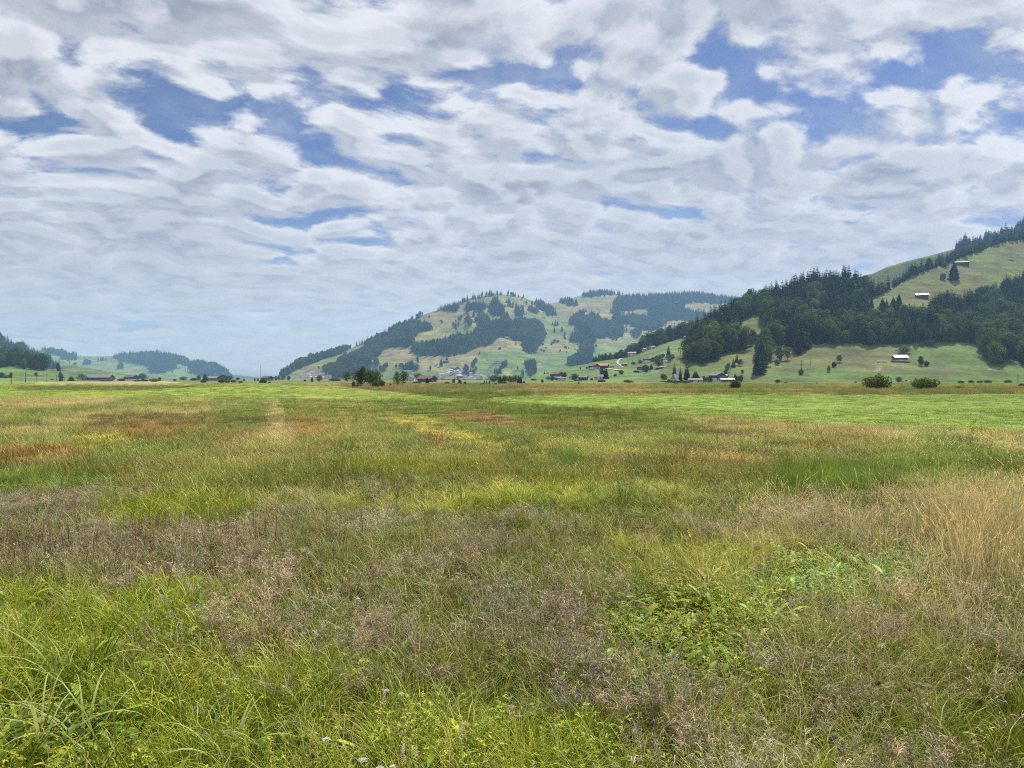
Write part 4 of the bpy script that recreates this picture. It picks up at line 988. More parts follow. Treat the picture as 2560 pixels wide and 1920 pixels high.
TYPES = [T_fine, T_arch, T_pan, T_straw, T_dry, T_broad, T_herb, T_sedge, T_spike, T_rush, T_far, T_farplume]
NV = [4, 4, 4, 3, 3, 4, 3, 3, 2, 2, 3, 3]
PROT = []; BASE = []
for t, fn in enumerate(TYPES):
    BASE.append(len(PROT)); PROT += [fn(500 + t * 10 + k) for k in range(NV[t])]
OWN = {2: MAUVE, 3: STRAW, 4: STRAW * .8, 8: REDDK}


FIX = [k for k, z in enumerate(ZN) if z[3] <= .5 and z[0][:, 1].min() > 1000 or z[0][0][0] == 680]
TRK = [k for k, z in enumerate(ZN) if z[0][0][0] == 680][0]


def plant():
    r = np.random.default_rng(99); Ps, Is, Rs, Ss, Ts = [], [], [], [], []
    rings = [(3.2, 7, 200, 1.0), (7, 12, 100, 1.05), (12, 20, 52, 1.2), (20, 35, 17, 1.5), (35, 60, 5.2, 1.0), (60, 110, 1.9, 1.25), (110, 220, .55, 1.7), (220, 420, .12, 2.4)]
    for (d0, d1, den, wide) in rings:
        hw = .78; area = hw * (d1 ** 2 - d0 ** 2) + 4 * (d1 - d0); n = int(area * den)
        y = np.sqrt(r.uniform(d0 ** 2, d1 ** 2, n)); x = r.uniform(-1, 1, n) * (hw * y + 2.0)
        px = 1280 + x / y * F; py = HY + (CH - .20 * (y < 40)) * F / y
        zi = zone_of(px, py); sw_ = r.random(n) < (.22 if d0 < 16 else .13); zi[sw_] = zone_of(px[sw_] + r.normal(size=sw_.sum()) * (40 + (py[sw_] - HY) * .25), py[sw_] + r.normal(size=sw_.sum()) * (py[sw_] - HY) * .10); clump = fbm(x / .55, y / .55, 3); cl2 = fbm(x / 2.1 + 5, y / 2.1, 3); cl3 = fbm(x / (.28 + y * .02) + 15, y / (.28 + y * .03), 3)
        dens = np.array([z[3] for z in ZN])[zi]; px_k = px; keep = r.random(n) < dens * np.clip(.35 + 1.3 * clump, 0, 1.3) / 1.3
        x, y, zi, clump, cl2, cl3 = x[keep], y[keep], zi[keep], clump[keep], cl2[keep], cl3[keep]; n = len(x)
        ty = np.zeros(n, int); tint = np.zeros((n, 3)); hs = np.ones(n)
        for k, (poly, rec, tn, _d, _g, h) in enumerate(ZN):
            m = np.where(zi == k)[0]
            if not len(m): continue
            keys = list(rec); p = np.array([rec[q] for q in keys], float); p /= p.sum()
            ty[m] = np.array(keys)[np.searchsorted(np.cumsum(p) - 1e-9, np.clip(r.random(len(m)) * .72 + (cl3[m] - .22) * .62, 0, .999))]
            tint[m] = tn; hs[m] = h
        if d0 >= 35:                                              # beyond, only the coarse tufts read
            tr = np.where(np.isin(ty, (2, 3, 4, 8)), 11, np.where(np.isin(ty, (9,)), 9, 10)); keepown = np.isin(ty, (2, 3, 4)) & (d0 < 110)
            tint = np.where(keepown[:, None], tint * .7 + BLOND * .2, tint); ty = np.where(ty == 9, 9, tr) if d0 < 60 else np.where(ty == 11, 11, tr)
        elif d0 < 12: ty = np.where(ty == 10, 1, np.where(ty == 11, 4, ty))
        f1 = np.clip((fbm(x / (1.5 + y * .09) + 3, y / (2.5 + y * .16) + 8, 4) - .48) * 5, 0, .5) * ~np.isin(zi, FIX) * np.clip((y - 9) / 8, 0, 1) * np.where(tint[:, 1] > tint[:, 0] * 1.28, .25, 1)
        f2 = np.clip((fbm(x / (1.2 + y * .07) + 33, y / (2.0 + y * .15) + 18, 4) - .51) * 5, 0, .65) * ~np.isin(zi, FIX) * np.clip((y - 9) / 8, 0, 1)
        tint = tint * (1 - f1[:, None]) + np.array((.31, .265, .10)) * f1[:, None]; tint = tint * (1 - f2[:, None]) + DKGRN * 1.05 * f2[:, None]
        for t, c in OWN.items():
            m = ty == t; tint[m] = c * (.85 if t == 4 else .85) + tint[m] * .2
        m = ty == 5; tint[m] = np.where(r.random((m.sum(), 1)) < .14, np.array((.30, .26, .06)), tint[m] * np.array((.8, 1.0, 1.0)))
        m = ty == 6; tint[m] = tint[m] * np.array((1.0, 1.0, 1.15))
        tint *= r.uniform(.62, 1.42, (n, 1)); tint[:, 0] *= r.uniform(.85, 1.22, n); tint *= (.62 + .76 * cl2[:, None])
        tint *= 1 + .28 * np.clip((y - 11) / 8, 0, 1)[:, None]  # light put into the tint farther off, offsetting the thin blades' self-shadow
        sc_h = r.uniform(.75, 1.25, n) * hs * (.8 + .4 * clump); sw = sc_h * wide if d0 < 35 else r.uniform(.8, 1.3, n) * wide
        if d0 >= 110: sc_h *= 1.0
        elif d0 >= 16: sc_h *= np.where(np.isin(zi, FIX), .42, .62)
        elif d0 >= 12: sc_h *= .8
        big = (r.random(n) < .012) & (d0 >= 12) & (d0 < 60) & (px_k[keep] > -9e9); ty = np.where(big & (ty > 9), 9, ty); sc_h = np.where(big, sc_h * 1.7, sc_h); tint[big] = DKGRN * 1.1
        S3 = np.stack([sw, sw, sc_h * (1.0 if d0 < 35 else 1.0)], 1)
        rot = np.stack([r.normal(size=n) * .06, r.normal(size=n) * .06, r.uniform(0, 6.28, n)], 1)
        idx = np.array(BASE)[ty] + (r.random(n) * np.array(NV)[ty]).astype(int)
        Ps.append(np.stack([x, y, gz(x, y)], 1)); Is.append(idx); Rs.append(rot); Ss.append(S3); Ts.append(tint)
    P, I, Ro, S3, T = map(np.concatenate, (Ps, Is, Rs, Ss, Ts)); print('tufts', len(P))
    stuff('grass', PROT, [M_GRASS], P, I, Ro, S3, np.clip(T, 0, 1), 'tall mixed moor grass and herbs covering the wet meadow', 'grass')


plant()
# ---------------- houses, barns, poles, single trees, shrubs ----------------
MATS = {}
def mp(name, c, **k):
    if name not in MATS: MATS[name] = mat_plain(name, c, **k)
    return MATS[name]


WOOD = mp('dark_timber', (.075, .045, .032), sc=1.2); WOOD2 = mp('brown_timber', (.15, .085, .05), sc=1.2); PLAST = mp('white_plaster', (.62, .61, .58), var=.1); CREAM = mp('cream_plaster', (.66, .58, .44), var=.1)
TILE_B = mp('brown_roof_tiles', (.20, .12, .09), sc=.8); TILE_R = mp('red_roof_tiles', (.42, .18, .10), sc=.8); TILE_G = mp('grey_roof_tiles', (.23, .22, .23), sc=.8); TIN = mp('bright_roof_sheets', (.22, .22, .23), sc=.5, rough=.35, spec=.5, var=.15)
TIN_R = mp('faded_red_roof_sheets', (.45, .20, .17), sc=.5, rough=.5); TIN_V = mp('violet_grey_roof', (.25, .22, .25), sc=.5); PANE = mp('dark_window', (.03, .035, .04), rough=.1, spec=.6); FRAME = mp('white_frame', (.75, .75, .73), var=.08)
CONC = mp('pale_concrete', (.48, .46, .42)); GREYW = mp('grey_boards', (.27, .25, .23), sc=1.2); METAL = mp('grey_metal', (.33, .34, .35), rough=.4, spec=.5); REDP = mp('red_paint', (.50, .07, .04)); PINKT = mp('salmon_roof_tiles', (.56, .30, .22), sc=.8)


def boxes(name, L, m, parent=None):
    V, Fq = [], []
    for (x0, x1, y0, y1, z0, z1) in L:
        b = len(V); V += [(x, y, z) for z in (z0, z1) for y in (y0, y1) for x in (x0, x1)]
        Fq += [(b, b + 2, b + 3, b + 1), (b + 4, b + 5, b + 7, b + 6), (b, b + 1, b + 5, b + 4), (b + 2, b + 6, b + 7, b + 3), (b, b + 4, b + 6, b + 2), (b + 1, b + 3, b + 7, b + 5)]
    return link(name, np_mesh(name, V, [np.array(Fq)], [m]), parent)


def prism(name, prof, y0, y1, m, parent=None):
    """Profile in x-z swept along y."""
    n = len(prof); V = [(x, y0, z) for x, z in prof] + [(x, y1, z) for x, z in prof]
    bm = bmesh.new(); vs = [bm.verts.new(v) for v in V]
    bm.faces.new(vs[:n]); bm.faces.new(vs[n:][::-1])
    for i in range(n): bm.faces.new((vs[i], vs[i + n], vs[(i + 1) % n + n], vs[(i + 1) % n]))
    bmesh.ops.recalc_face_normals(bm, faces=bm.faces); me = bpy.data.meshes.new(name); bm.to_mesh(me); bm.free(); me.materials.append(m)
    return link(name, me, parent)


def roof_slab(parent, w, l, hw, pitch, o, m, side, m2=None, th=.25):
    hr = hw + w / 2 * math.tan(pitch); s = side; xo = w / 2 + o; zo = hr - xo * math.tan(pitch); t = th / math.cos(pitch)
    pr = [(0, hr + .06), (s * xo, zo + .06), (s * xo, zo + .06 + t), (0, hr + .06 + t)]
    return prism('roof', pr, -l / 2 - o, l / 2 + o, m, parent)


def house(name, label, cat, loc, w, l, hl, hw, pitch=24, rot=0, low=None, up=None, roof=None, roof2=None, o=.9, wins=(3, 2), chim=True, door=True, balcony=False, group=None, detail=True):
    """w across the gable (faces -y), l along the ridge, hl plinth storey height, hw eaves height."""
    low = low or PLAST; up = up or WOOD; roof = roof or TILE_B; pitch = R(pitch)
    e = bpy.data.objects.new(name, None); COL.objects.link(e); e.location = loc; e.rotation_euler = (0, 0, R(rot)); tag(e, label, cat, group)
    hr = hw + w / 2 * math.tan(pitch)
    boxes('lower_wall', [(-w / 2 + .03, w / 2 - .03, -l / 2 + .03, l / 2 - .03, -3, hl)], low, e)
    prism('upper_wall', [(-w / 2, hl), (w / 2, hl), (w / 2, hw), (0, hr), (-w / 2, hw)], -l / 2, l / 2, up, e)
    ra = roof_slab(e, w, l, hw, pitch, o, roof, -1); roof_slab(e, w, l, hw, pitch, o, roof2 or roof, 1)
    if chim: boxes('chimney', [(-.9, -.1, l * .12, l * .12 + .8, hr - .6, hr + 1.1)], CONC, ra)
    if detail:
        def win(x, y, z, ww, hh, axis):
            if axis == 0:
                f = boxes('window', [(x - ww / 2, x + ww / 2, y - .06, y + .02, z - hh / 2, z + hh / 2)], FRAME, e)
                boxes('pane', [(x - ww / 2 + .12, x + ww / 2 - .12, y - .085, y - .062, z - hh / 2 + .12, z + hh / 2 - .12)], PANE, f)
            else:
                s = 1 if x > 0 else -1
                f = boxes('window', [(x - .02 * s if s > 0 else x - .06, x + .06 if s > 0 else x + .02, y - ww / 2, y + ww / 2, z - hh / 2, z + hh / 2)], FRAME, e)
                boxes('pane', [(x + .062 * s if s > 0 else x - .085, x + .085 if s > 0 else x - .062, y - ww / 2 + .12, y + ww / 2 - .12, z - hh / 2 + .12, z + hh / 2 - .12)], PANE, f)
        nx, nz = wins
        rows_ = [hl * .55] + [hl + (hw - hl) * (k + .5) / max(1, nz - 1) for k in range(nz - 1)] if nz > 1 else [hl * .55]
        for z in rows_:
            for k in range(nx): win(-w / 2 + w * (k + .5) / nx, -l / 2 - (0 if z > hl else -.03), z, min(1.3, w / nx * .5), 1.3, 0)
        for s in (-1, 1):
            for k in range(max(2, int(l / 4.5))): win(s * (w / 2), -l / 2 + l * (k + .5) / max(2, int(l / 4.5)), hl + (hw - hl) * .5 if hw - hl > 1.6 else hl * .6, 1.2, 1.2, 1)
        if door: boxes('door', [(w * .18, w * .18 + 1.1, -l / 2 - .07, -l / 2 - .0, 0, 2.1)], WOOD2, e)
        if balcony: boxes('balcony', [(-w / 2 - .3, w / 2 + .3, -l / 2 - 1.3, -l / 2 - .02, hl - .05, hl + .1), (-w / 2 - .3, w / 2 + .3, -l / 2 - 1.3, -l / 2 - 1.2, hl + .1, hl + 1.0)], WOOD2, e)
    return e


def gpos(px, py):
    for h in (HD, HC, HH):                                        # past the foot of a slope the spot lies on that slope
        if h.x0 + 40 < px < h.x1 - 8 and py < h.rows(px)[0] and py > h.rows(px)[1]: return h.pt([px], [py])[0]
    Y = gdepth(py); return np.array(((px - 1280) / F * Y, Y, 0.))
def hpos(h, px, py): return h.pt([px], [py])[0]


# the farms on the far left
house('farm_barn', 'long dark barn with a violet-grey roof nearest to the pole line', 'barn', gpos(250, 951.5), 16, 33, 1, 4.6, 26, 92, GREYW, WOOD, TIN_V, wins=(2, 1), chim=False)
house('house', 'small white annex house against the end of the long violet-roofed barn', 'house', gpos(283, 951.3), 7, 8, 3, 3.6, 24, 20, PLAST, PLAST, TILE_G, wins=(2, 1), chim=False, door=False)
house('chalet', 'dark brown chalet with a single leafy tree against its wall', 'chalet', gpos(329, 951.5), 15, 20, 2.6, 6.0, 24, 68, PLAST, WOOD, TILE_B, wins=(3, 2))
house('farm_barn', 'low brown barn joined to the chalet beside a dark conifer', 'barn', gpos(532, 951.6), 13, 19, 1, 4.2, 26, 84, WOOD, WOOD, GREYW, wins=(2, 1), chim=False)
house('chalet', 'dark chalet gable behind three round bushes', 'chalet', gpos(558, 951.8), 17, 16, 2.6, 5.6, 24, 20, WOOD, WOOD, TILE_B, wins=(4, 2))
house('chalet', 'dark wide-roofed chalet close to the tall radio mast', 'chalet', gpos(668, 951.5), 13, 17, 2.2, 5.0, 24, 60, WOOD, WOOD, TILE_B, wins=(3, 2))
house('house', 'red-roofed house half hidden behind the dark tree clump', 'house', gpos(881, 951.7), 9, 9, 3, 4.4, 34, 30, PLAST, WOOD2, TILE_R, wins=(2, 2), detail=True)
house('house', 'white house with a dark gable beside the brown moor barn', 'house', gpos(1026, 953.0), 7, 9, 3, 4.5, 36, -20, PLAST, PLAST, TILE_B, wins=(2, 2))
house('moor_barn', 'brown-roofed barn on the moor with a small spruce before it', 'barn', gpos(1068, 954.8), 9.5, 14, 1, 3.0, 27, 62, WOOD, WOOD, TILE_B, wins=(2, 1), chim=False, o=.8)
# the scattered village on the near slope
house('chalet', 'brown-roofed house among round trees at the foot of the village slope', 'chalet', hpos(HC, 1392, 946.5), 9, 10, 2.4, 4.6, 24, 50, PLAST, WOOD, TILE_B)
house('shed', 'long white shed at the lowest edge of the village slope', 'shed', hpos(HC, 1405, 951), 3.5, 7, 2, 2.2, 14, 85, PLAST, PLAST, TIN, chim=False, detail=False)
house('shed', 'open grey-roofed shed beside the big round dark tree', 'shed', hpos(HC, 1458, 950), 5.5, 7.5, 1, 2.6, 20, 65, WOOD, WOOD, TIN, chim=False, wins=(2, 1))
house('house', 'grey-roofed white house in front of two tall dark trees', 'house', hpos(HC, 1496, 949.5), 6, 7.5, 2.4, 2.9, 28, 80, PLAST, PLAST, TILE_G, wins=(2, 1))
house('farmhouse', 'dark gabled farmhouse at the upper hamlet with white yard', 'farmhouse', hpos(HC, 1487, 922), 7.5, 9, 2.2, 3.8, 24, 25, PLAST, WOOD, TILE_B, wins=(3, 2))
house('farm_barn', 'salmon-roofed barn beside the dark farmhouse of the upper hamlet', 'barn', hpos(HC, 1507, 921), 8, 12, 1, 3.4, 24, 70, WOOD, WOOD, PINKT, chim=False, wins=(2, 1))
house('shed', 'small orange-roofed shed next to the white farmyard', 'shed', hpos(HC, 1529, 919), 4, 6, 2, 2.4, 22, 80, PLAST, WOOD2, TILE_R, chim=False, detail=False)
house('shed', 'low grey shed at the end of the winding lane', 'shed', hpos(HC, 1561, 915), 5, 7, 1.4, 2.6, 18, 75, GREYW, GREYW, TIN, chim=False, detail=False)
house('house', 'white house with a pale roof halfway up the slope', 'house', hpos(HC, 1580, 890.5), 8, 11, 3.2, 4.4, 20, 70, PLAST, PLAST, PINKT, wins=(3, 2))
house('house', 'orange-roofed house against the dark strip of wood', 'house', hpos(HC, 1611, 879), 7, 7, 2.5, 3.6, 24, 40, CREAM, CREAM, PINKT, wins=(2, 2))
house('house', 'long grey-roofed house highest on the village slope', 'house', hpos(HC, 1627, 872.5), 7, 11, 2, 3.0, 20, 80, PLAST, WOOD, TIN, wins=(2, 1))
house('chalet', 'brown chalet on a white base beside the middle trees of the slope', 'chalet', hpos(HC, 1622, 905.5), 8.5, 11, 2.2, 4.0, 23, 40, PLAST, WOOD, TILE_B, wins=(3, 2), balcony=True)
house('chalet', 'tall brown chalet with a bright metal roof side', 'chalet', hpos(HC, 1606, 929), 7.6, 8.0, 1.9, 5.0, 30, 28, PLAST, WOOD2, TILE_B, TIN, wins=(3, 3), balcony=True)
house('shed', 'low grey garden shed below the clump of trees', 'shed', hpos(HC, 1658, 922), 4, 6, 1.5, 2.0, 16, 80, GREYW, GREYW, TIN, chim=False, detail=False)
house('shed', 'dark open shed beside the low grey garden shed', 'shed', hpos(HC, 1645, 923.5), 4, 4.5, 1.5, 2.0, 16, 80, WOOD, WOOD, TILE_G, chim=False, detail=False)
# pointed house with a roof down to the ground
e = bpy.data.objects.new('gable_house', None); COL.objects.link(e); e.location = gpos(1687, 955.2); e.rotation_euler = (0, 0, R(-32))
tag(e, 'steep pointed house with a roof down to the ground and white front', 'house')
W_, H_, L_ = 6.2, 5.6, 6.0
prism('front_wall', [(-W_ / 2 + .1, -.5), (W_ / 2 - .1, -.5), (0, H_ - .2)], -L_ / 2 + .3, L_ / 2 - .3, FRAME, e)
for s in (-1, 1):
    rf = prism('roof', [(0, H_), (s * (W_ / 2 + .2), -.2), (s * (W_ / 2 + .42), -.2), (0, H_ + .32)], -L_ / 2 - .2, L_ / 2 + .2, GREYW, e)
boxes('chimney', [(-.3, .3, -.4, .2, H_ - .1, H_ + .8)], PLAST, rf)
for z, n in ((.9, 3), (2.4, 2), (3.7, 1)):
    for k in range(n):
        x = (k - (n - 1) / 2) * 1.35; f = boxes('window', [(x - .55, x + .55, -L_ / 2 + .2, -L_ / 2 + .28, z - .45, z + .45)], GREYW, e); boxes('pane', [(x - .45, x + .45, -L_ / 2 + .17, -L_ / 2 + .197, z - .36, z + .36)], PANE, f)
house('shed', 'long pale-roofed shed on white posts between spruces and farmhouse', 'shed', gpos(1738, 956), 6, 9, 1.4, 1.9, 17, 78, PLAST, GREYW, TILE_G, chim=False, wins=(2, 1))
mf = house('farmhouse', 'large chalet farmhouse with white ground floor and pale roof', 'farmhouse', gpos(1792, 955.8), 7.8, 9, 3.4, 5.4, 24, 24, PLAST, WOOD, TIN, wins=(4, 2), balcony=True)
house('barn', 'dark-walled barn with a pale roof behind the large farmhouse', 'barn', gpos(1808, 955.3), 5.5, 6, 2, 4.6, 20, 60, PLAST, WOOD, TIN, chim=False, wins=(2, 1))
house('shed', 'low white-roofed stable along the right of the large farmhouse'.replace('right', 'east side'), 'shed', gpos(1818, 956.4), 5, 8.5, 1.2, 2.1, 17, 84, GREYW, WOOD, TIN, chim=False, wins=(2, 1))
house('hut', 'tiny hut with a white roof at the wood edge on the ridge', 'hut', hpos(HC, 1716, 845), 4, 6, 1, 2, 22, 60, WOOD, WOOD, TIN, chim=False, detail=False)
# barns on the steep right hillside
house('hill_barn', 'dark barn with a half red half white roof on the lower meadow', 'barn', hpos(HD, 2250, 902), 7.5, 10.5, 1.0, 3.0, 27, 80, CONC, WOOD, TIN, wins=(2, 1), chim=False)
house('hay_barn', 'dark hay barn with a shining roof alone on the upper tan meadow', 'barn', hpos(HD, 2304, 744), 8, 13, .8, 3.0, 27, 72, WOOD, WOOD, TIN, wins=(2, 1), chim=False)
house('alp_barn', 'long low alpine barn below the crest wood', 'barn', hpos(HD, 2402, 661), 8, 18, .8, 2.6, 18, 76, WOOD, WOOD2, TIN, wins=(2, 1), chim=False)
# far huts on the central hill
for (px, py, w_, l_, rt, lw, rf, lab) in ((1248, 906, 12, 30, 84, PLAST, TILE_B, 'long farm building with a dark roof in the central green meadow'), (1228, 918, 10, 11, 0, PLAST, TILE_B, 'white chalet with a dark gable roof below the long farm'),
        (1267, 847, 8, 10, 70, WOOD, TIN_R, 'tiny red-fronted hut under the central wood'), (1250, 872, 8, 9, 0, WOOD, TILE_G, 'tiny dark hut in the grassy gap between the woods'), (1115, 906, 9, 18, 85, WOOD, TILE_B, 'dark low barn on the tan slope above the village'),
        (976, 889, 6, 10, 80, CREAM, TIN, 'pale hay hut on the tan meadow of the western flank'), (1382, 857, 8, 10, 40, WOOD, TILE_G, 'small grey hut beside shrubs under the saddle'), (1360, 796, 6, 12, 80, WOOD, TILE_G, 'dark hut just below the saddle'),
        (1090, 915, 7, 9, 80, CREAM, TIN, 'pale shed on the slope west of the lone spruce'), (1022, 931, 6, 24, 88, PLAST, TIN, 'long white shed in the green field behind the birch')):
    house('hill_hut', lab, 'hut', hpos(HB, px, py), w_, l_, 2, 4.2, 26, rt, lw, lw, rf, wins=(2, 1), chim=False, detail=False)


def far_house(k, px, py, sz, pal, label, group):
    """A village house a few pixels wide: plinth, walls and roof as parts."""
    r = np.random.default_rng(900 + k); w_ = sz * r.uniform(.8, 1.1); l_ = sz * r.uniform(.9, 1.6)
    FW = mp('far_white_plaster', (.80, .79, .76), var=.06); FT = mp('far_pale_roof', (.50, .50, .52), var=.2)
    roof = [TILE_G, FT, FT, TILE_B, FT, TIN_V][int(r.integers(0, 6))] if pal == 0 else [TILE_B, TILE_R, TILE_B, PINKT][int(r.integers(0, 4))]
    wall = [FW, FW, FW, CREAM][int(r.integers(0, 4))]; up = wall if r.random() < .85 else WOOD2
    return house('village_house', label, 'house', hpos(HB, px, py), w_, l_, 3, r.uniform(6, 9.5), r.uniform(14, 26), r.uniform(0, 180), wall, up, roof, chim=False, detail=False, group=group, o=.6)


r_v = np.random.default_rng(31); k = 0
for j, (n, x0, x1, y0, y1, sz) in enumerate(((6, 1125, 1160, 925, 930, 9), (8, 1120, 1165, 931, 936, 11), (11, 1108, 1185, 937, 941, 11), (13, 1100, 1205, 942, 945, 11), (17, 1098, 1232, 946, 948.2, 11))):
    for i in range(n):
        px = x0 + (x1 - x0) * (i + r_v.uniform(.2, .8)) / n
        far_house(k, px, r_v.uniform(y0, y1), sz, 0, 'small pale house in the white village at the foot of the central hill', 'houses of the central village'); k += 1
for (px, py, w_, l_, lab) in ((1136, 939, 12, 34, 'long grey-roofed hall in the middle of the white village'), (1112, 944, 13, 26, 'wide white block at the west end of the white village'), (1218, 946.5, 14, 40, 'long white works hall at the east end of the white village'), (1196, 945.5, 12, 22, 'white-roofed works shed near the small spruce in the village')):
    house('village_hall', lab, 'building', hpos(HB, px, py), w_, l_, 4, 7, 12, 84, PLAST, PLAST, TIN if 'hall' in lab else TILE_G, chim=False, detail=False)
for (n, x0, x1, y0, y1) in ((5, 770, 800, 926, 930), (7, 768, 824, 931, 935), (8, 748, 826, 936, 940), (9, 738, 832, 941, 945)):
    for i in range(n):
        px = x0 + (x1 - x0) * (i + r_v.uniform(.2, .8)) / n
        far_house(k, px, r_v.uniform(y0, y1), 8.5, 1, 'small warm-coloured house in the hamlet under the wooded western flank', 'houses of the western hamlet'); k += 1

# lane, yard and bare patches
def ribbon(name, pts, w_, m, hill, lift=.12, label=None):
    P = np.array([hpos(hill, x, y) for x, y in pts]); d = np.gradient(P, axis=0); n = np.cross(d, (0, 0, 1)); n /= np.linalg.norm(n, axis=1)[:, None]
    V = np.concatenate([P - n * w_ / 2, P + n * w_ / 2]); V[:, 2] += lift; k = len(P); i = np.arange(k - 1)
    o = link(name, np_mesh(name, V, [np.stack([i, i + 1, i + 1 + k, i + k], 1)], [m])); tag(o, kind='structure')
GRAV = mp('lane_gravel', (.42, .39, .33))
pp = np.array([(1553, 895.5), (1549, 899), (1544.5, 903), (1543, 906.5), (1546, 910), (1551, 913), (1555, 915.5), (1556, 917.5), (1549, 919)], float)
tt = np.linspace(0, len(pp) - 1, 60); ribbon('lane', np.stack([np.interp(tt, np.arange(len(pp)), pp[:, 0]), np.interp(tt, np.arange(len(pp)), pp[:, 1])], 1), 2.6, GRAV, HC, .35)
tt = np.linspace(0, 1, 24); ribbon('farmyard', np.stack([1517 + 36 * tt, 922 + 4.5 * tt], 1), 7.5, CONC, HC, .5)
tt = np.linspace(0, 1, 12); ribbon('barn_yard', np.stack([2228 + 46 * tt, 904.8 + .4 * tt], 1), 4.5, CONC, HD, .5)

# ---- utility poles ----
def pole(px, py, hpx, label):
    loc = gpos(px, py); h = hpx * loc[1] / F; e = bpy.data.objects.new('utility_pole', None); COL.objects.link(e); e.location = loc; tag(e, label, 'pole', None)
    mb = MB(); mb.cone((0, 0, -.5), (0, 0, h), .19, .13, 8); link('post', mb.mesh('post', [WOOD]), e)
    a = boxes('crossarm', [(-.8, .8, -.06, .06, h - .55, h - .42)], WOOD, e)
    mb = MB()
    for x in (-.7, 0, .7): mb.cone((x, 0, h - .42 if x else h - .02), (x, 0, h - .2 if x else h + .2), .06, .03, 6)
    link('insulator', mb.mesh('insulator', [GREYW]), a)
for px, py, hp, lab in ((28, 959.6, 29, 'tallest-looking pole on the bright meadow with a dark tuft at its foot'), (64, 957.4, 27, 'second pole from the dark-footed pole of the line'), (92, 956.2, 25, 'third pole from the dark-footed pole of the line'), (117, 954.8, 22, 'fourth pole from the dark-footed pole of the line'), (141, 953.7, 16, 'fifth pole from the dark-footed pole of the line'),
        (161, 952.6, 10, 'short pole just before the dark bush by the slope'), (193, 952.0, 17, 'slim pole between the dark pyramid tree and the round tree'), (207, 951.6, 7, 'stub of a pole nearest to the long barn')): pole(px, py, hp, lab)
# ---- radio mast ----
e = bpy.data.objects.new('radio_mast', None); COL.objects.link(e); e.location = at(651, 950.5, 1500); e.location[2] = 0; tag(e, 'tall slender radio mast rising behind the dark chalet', 'mast')
for k, m in enumerate((METAL, REDP, METAL, REDP, METAL, REDP)):
    mb = MB(); z0, z1 = k * 5.5 - (1 if k == 0 else 0), k * 5.5 + 5.5; w0, w1 = .75 - k * .1, .75 - (k + 1) * .1
    for a in range(3):
        c0, c1 = np.array((math.cos(a * 2.09), math.sin(a * 2.09))), np.array((math.cos(a * 2.09 + 2.09), math.sin(a * 2.09 + 2.09)))
        mb.cone((*(c0 * w0), z0), (*(c0 * w1), z1), .11, .11, 5)
        for q in range(3): f0, f1 = q / 3, (q + 1) / 3; mb.cone((*(c0 * (w0 + (w1 - w0) * f0)), z0 + 5.5 * f0), (*(c1 * (w0 + (w1 - w0) * f1)), z0 + 5.5 * f1), .06, .06, 4)
    link('mast_section', mb.mesh('mast_section', [m]), e)
mb = MB(); mb.cone((0, 0, 32.5), (0, 0, 38), .16, .08, 6); link('antenna', mb.mesh('antenna', [PLAST]), e)

# ---- single trees and bushes: px, base row, height px, width px, kind, hill (0 = valley floor), label ----
def tree(px, py, hp, wp, kind, hill, label, group=None, cat=None):
    loc = gpos(px, py) if hill == 0 else hpos(hill, px, py)
    s = loc[1] / F; h = hp * s; w_ = wp * s; r = int(r_v.integers(0, 97)); rz = r_v.uniform(0, 6.28)
    if hill == 0 and loc[1] < 250: loc[2] = float(gz(np.array([loc[0]]), np.array([loc[1]]))[0])
    if kind == 's':
        o = link('spruce_tree', ME_SPRD[r % 4], loc=loc); o.scale = (w_ / .36, w_ / .36, h * 1.03); o.rotation_euler = (0, 0, rz); o.location[2] -= .1; return tag(o, label, cat or 'tree', group)
    if kind in 'bd':
        me = (ME_BUSH if kind == 'b' else ME_BUSHD)[r % 5]; o = link('bush', me, loc=loc); o.scale = (w_ / 1.8, w_ / 1.8, h / .84); o.rotation_euler = (0, 0, rz); return tag(o, label, cat or 'bush', group)
    e = bpy.data.objects.new('leafy_tree', None); COL.objects.link(e); e.location = loc; e.rotation_euler = (0, 0, rz); tag(e, label, cat or 'tree', group)
    c = link('crown', (ME_BRO if kind == 'r' else ME_BROM if kind == 'q' else ME_BROP)[r % 5], e); c.scale = (w_ / .50, w_ / .50, h)
    t = link('trunk', ME_TRK[r % 3], e); t.scale = (w_ / .72, w_ / .72, h)
    return e
ON = {'G': 0, 'B': HB, 'C': HC, 'D': HD, 'H': HH, 'I': HI}
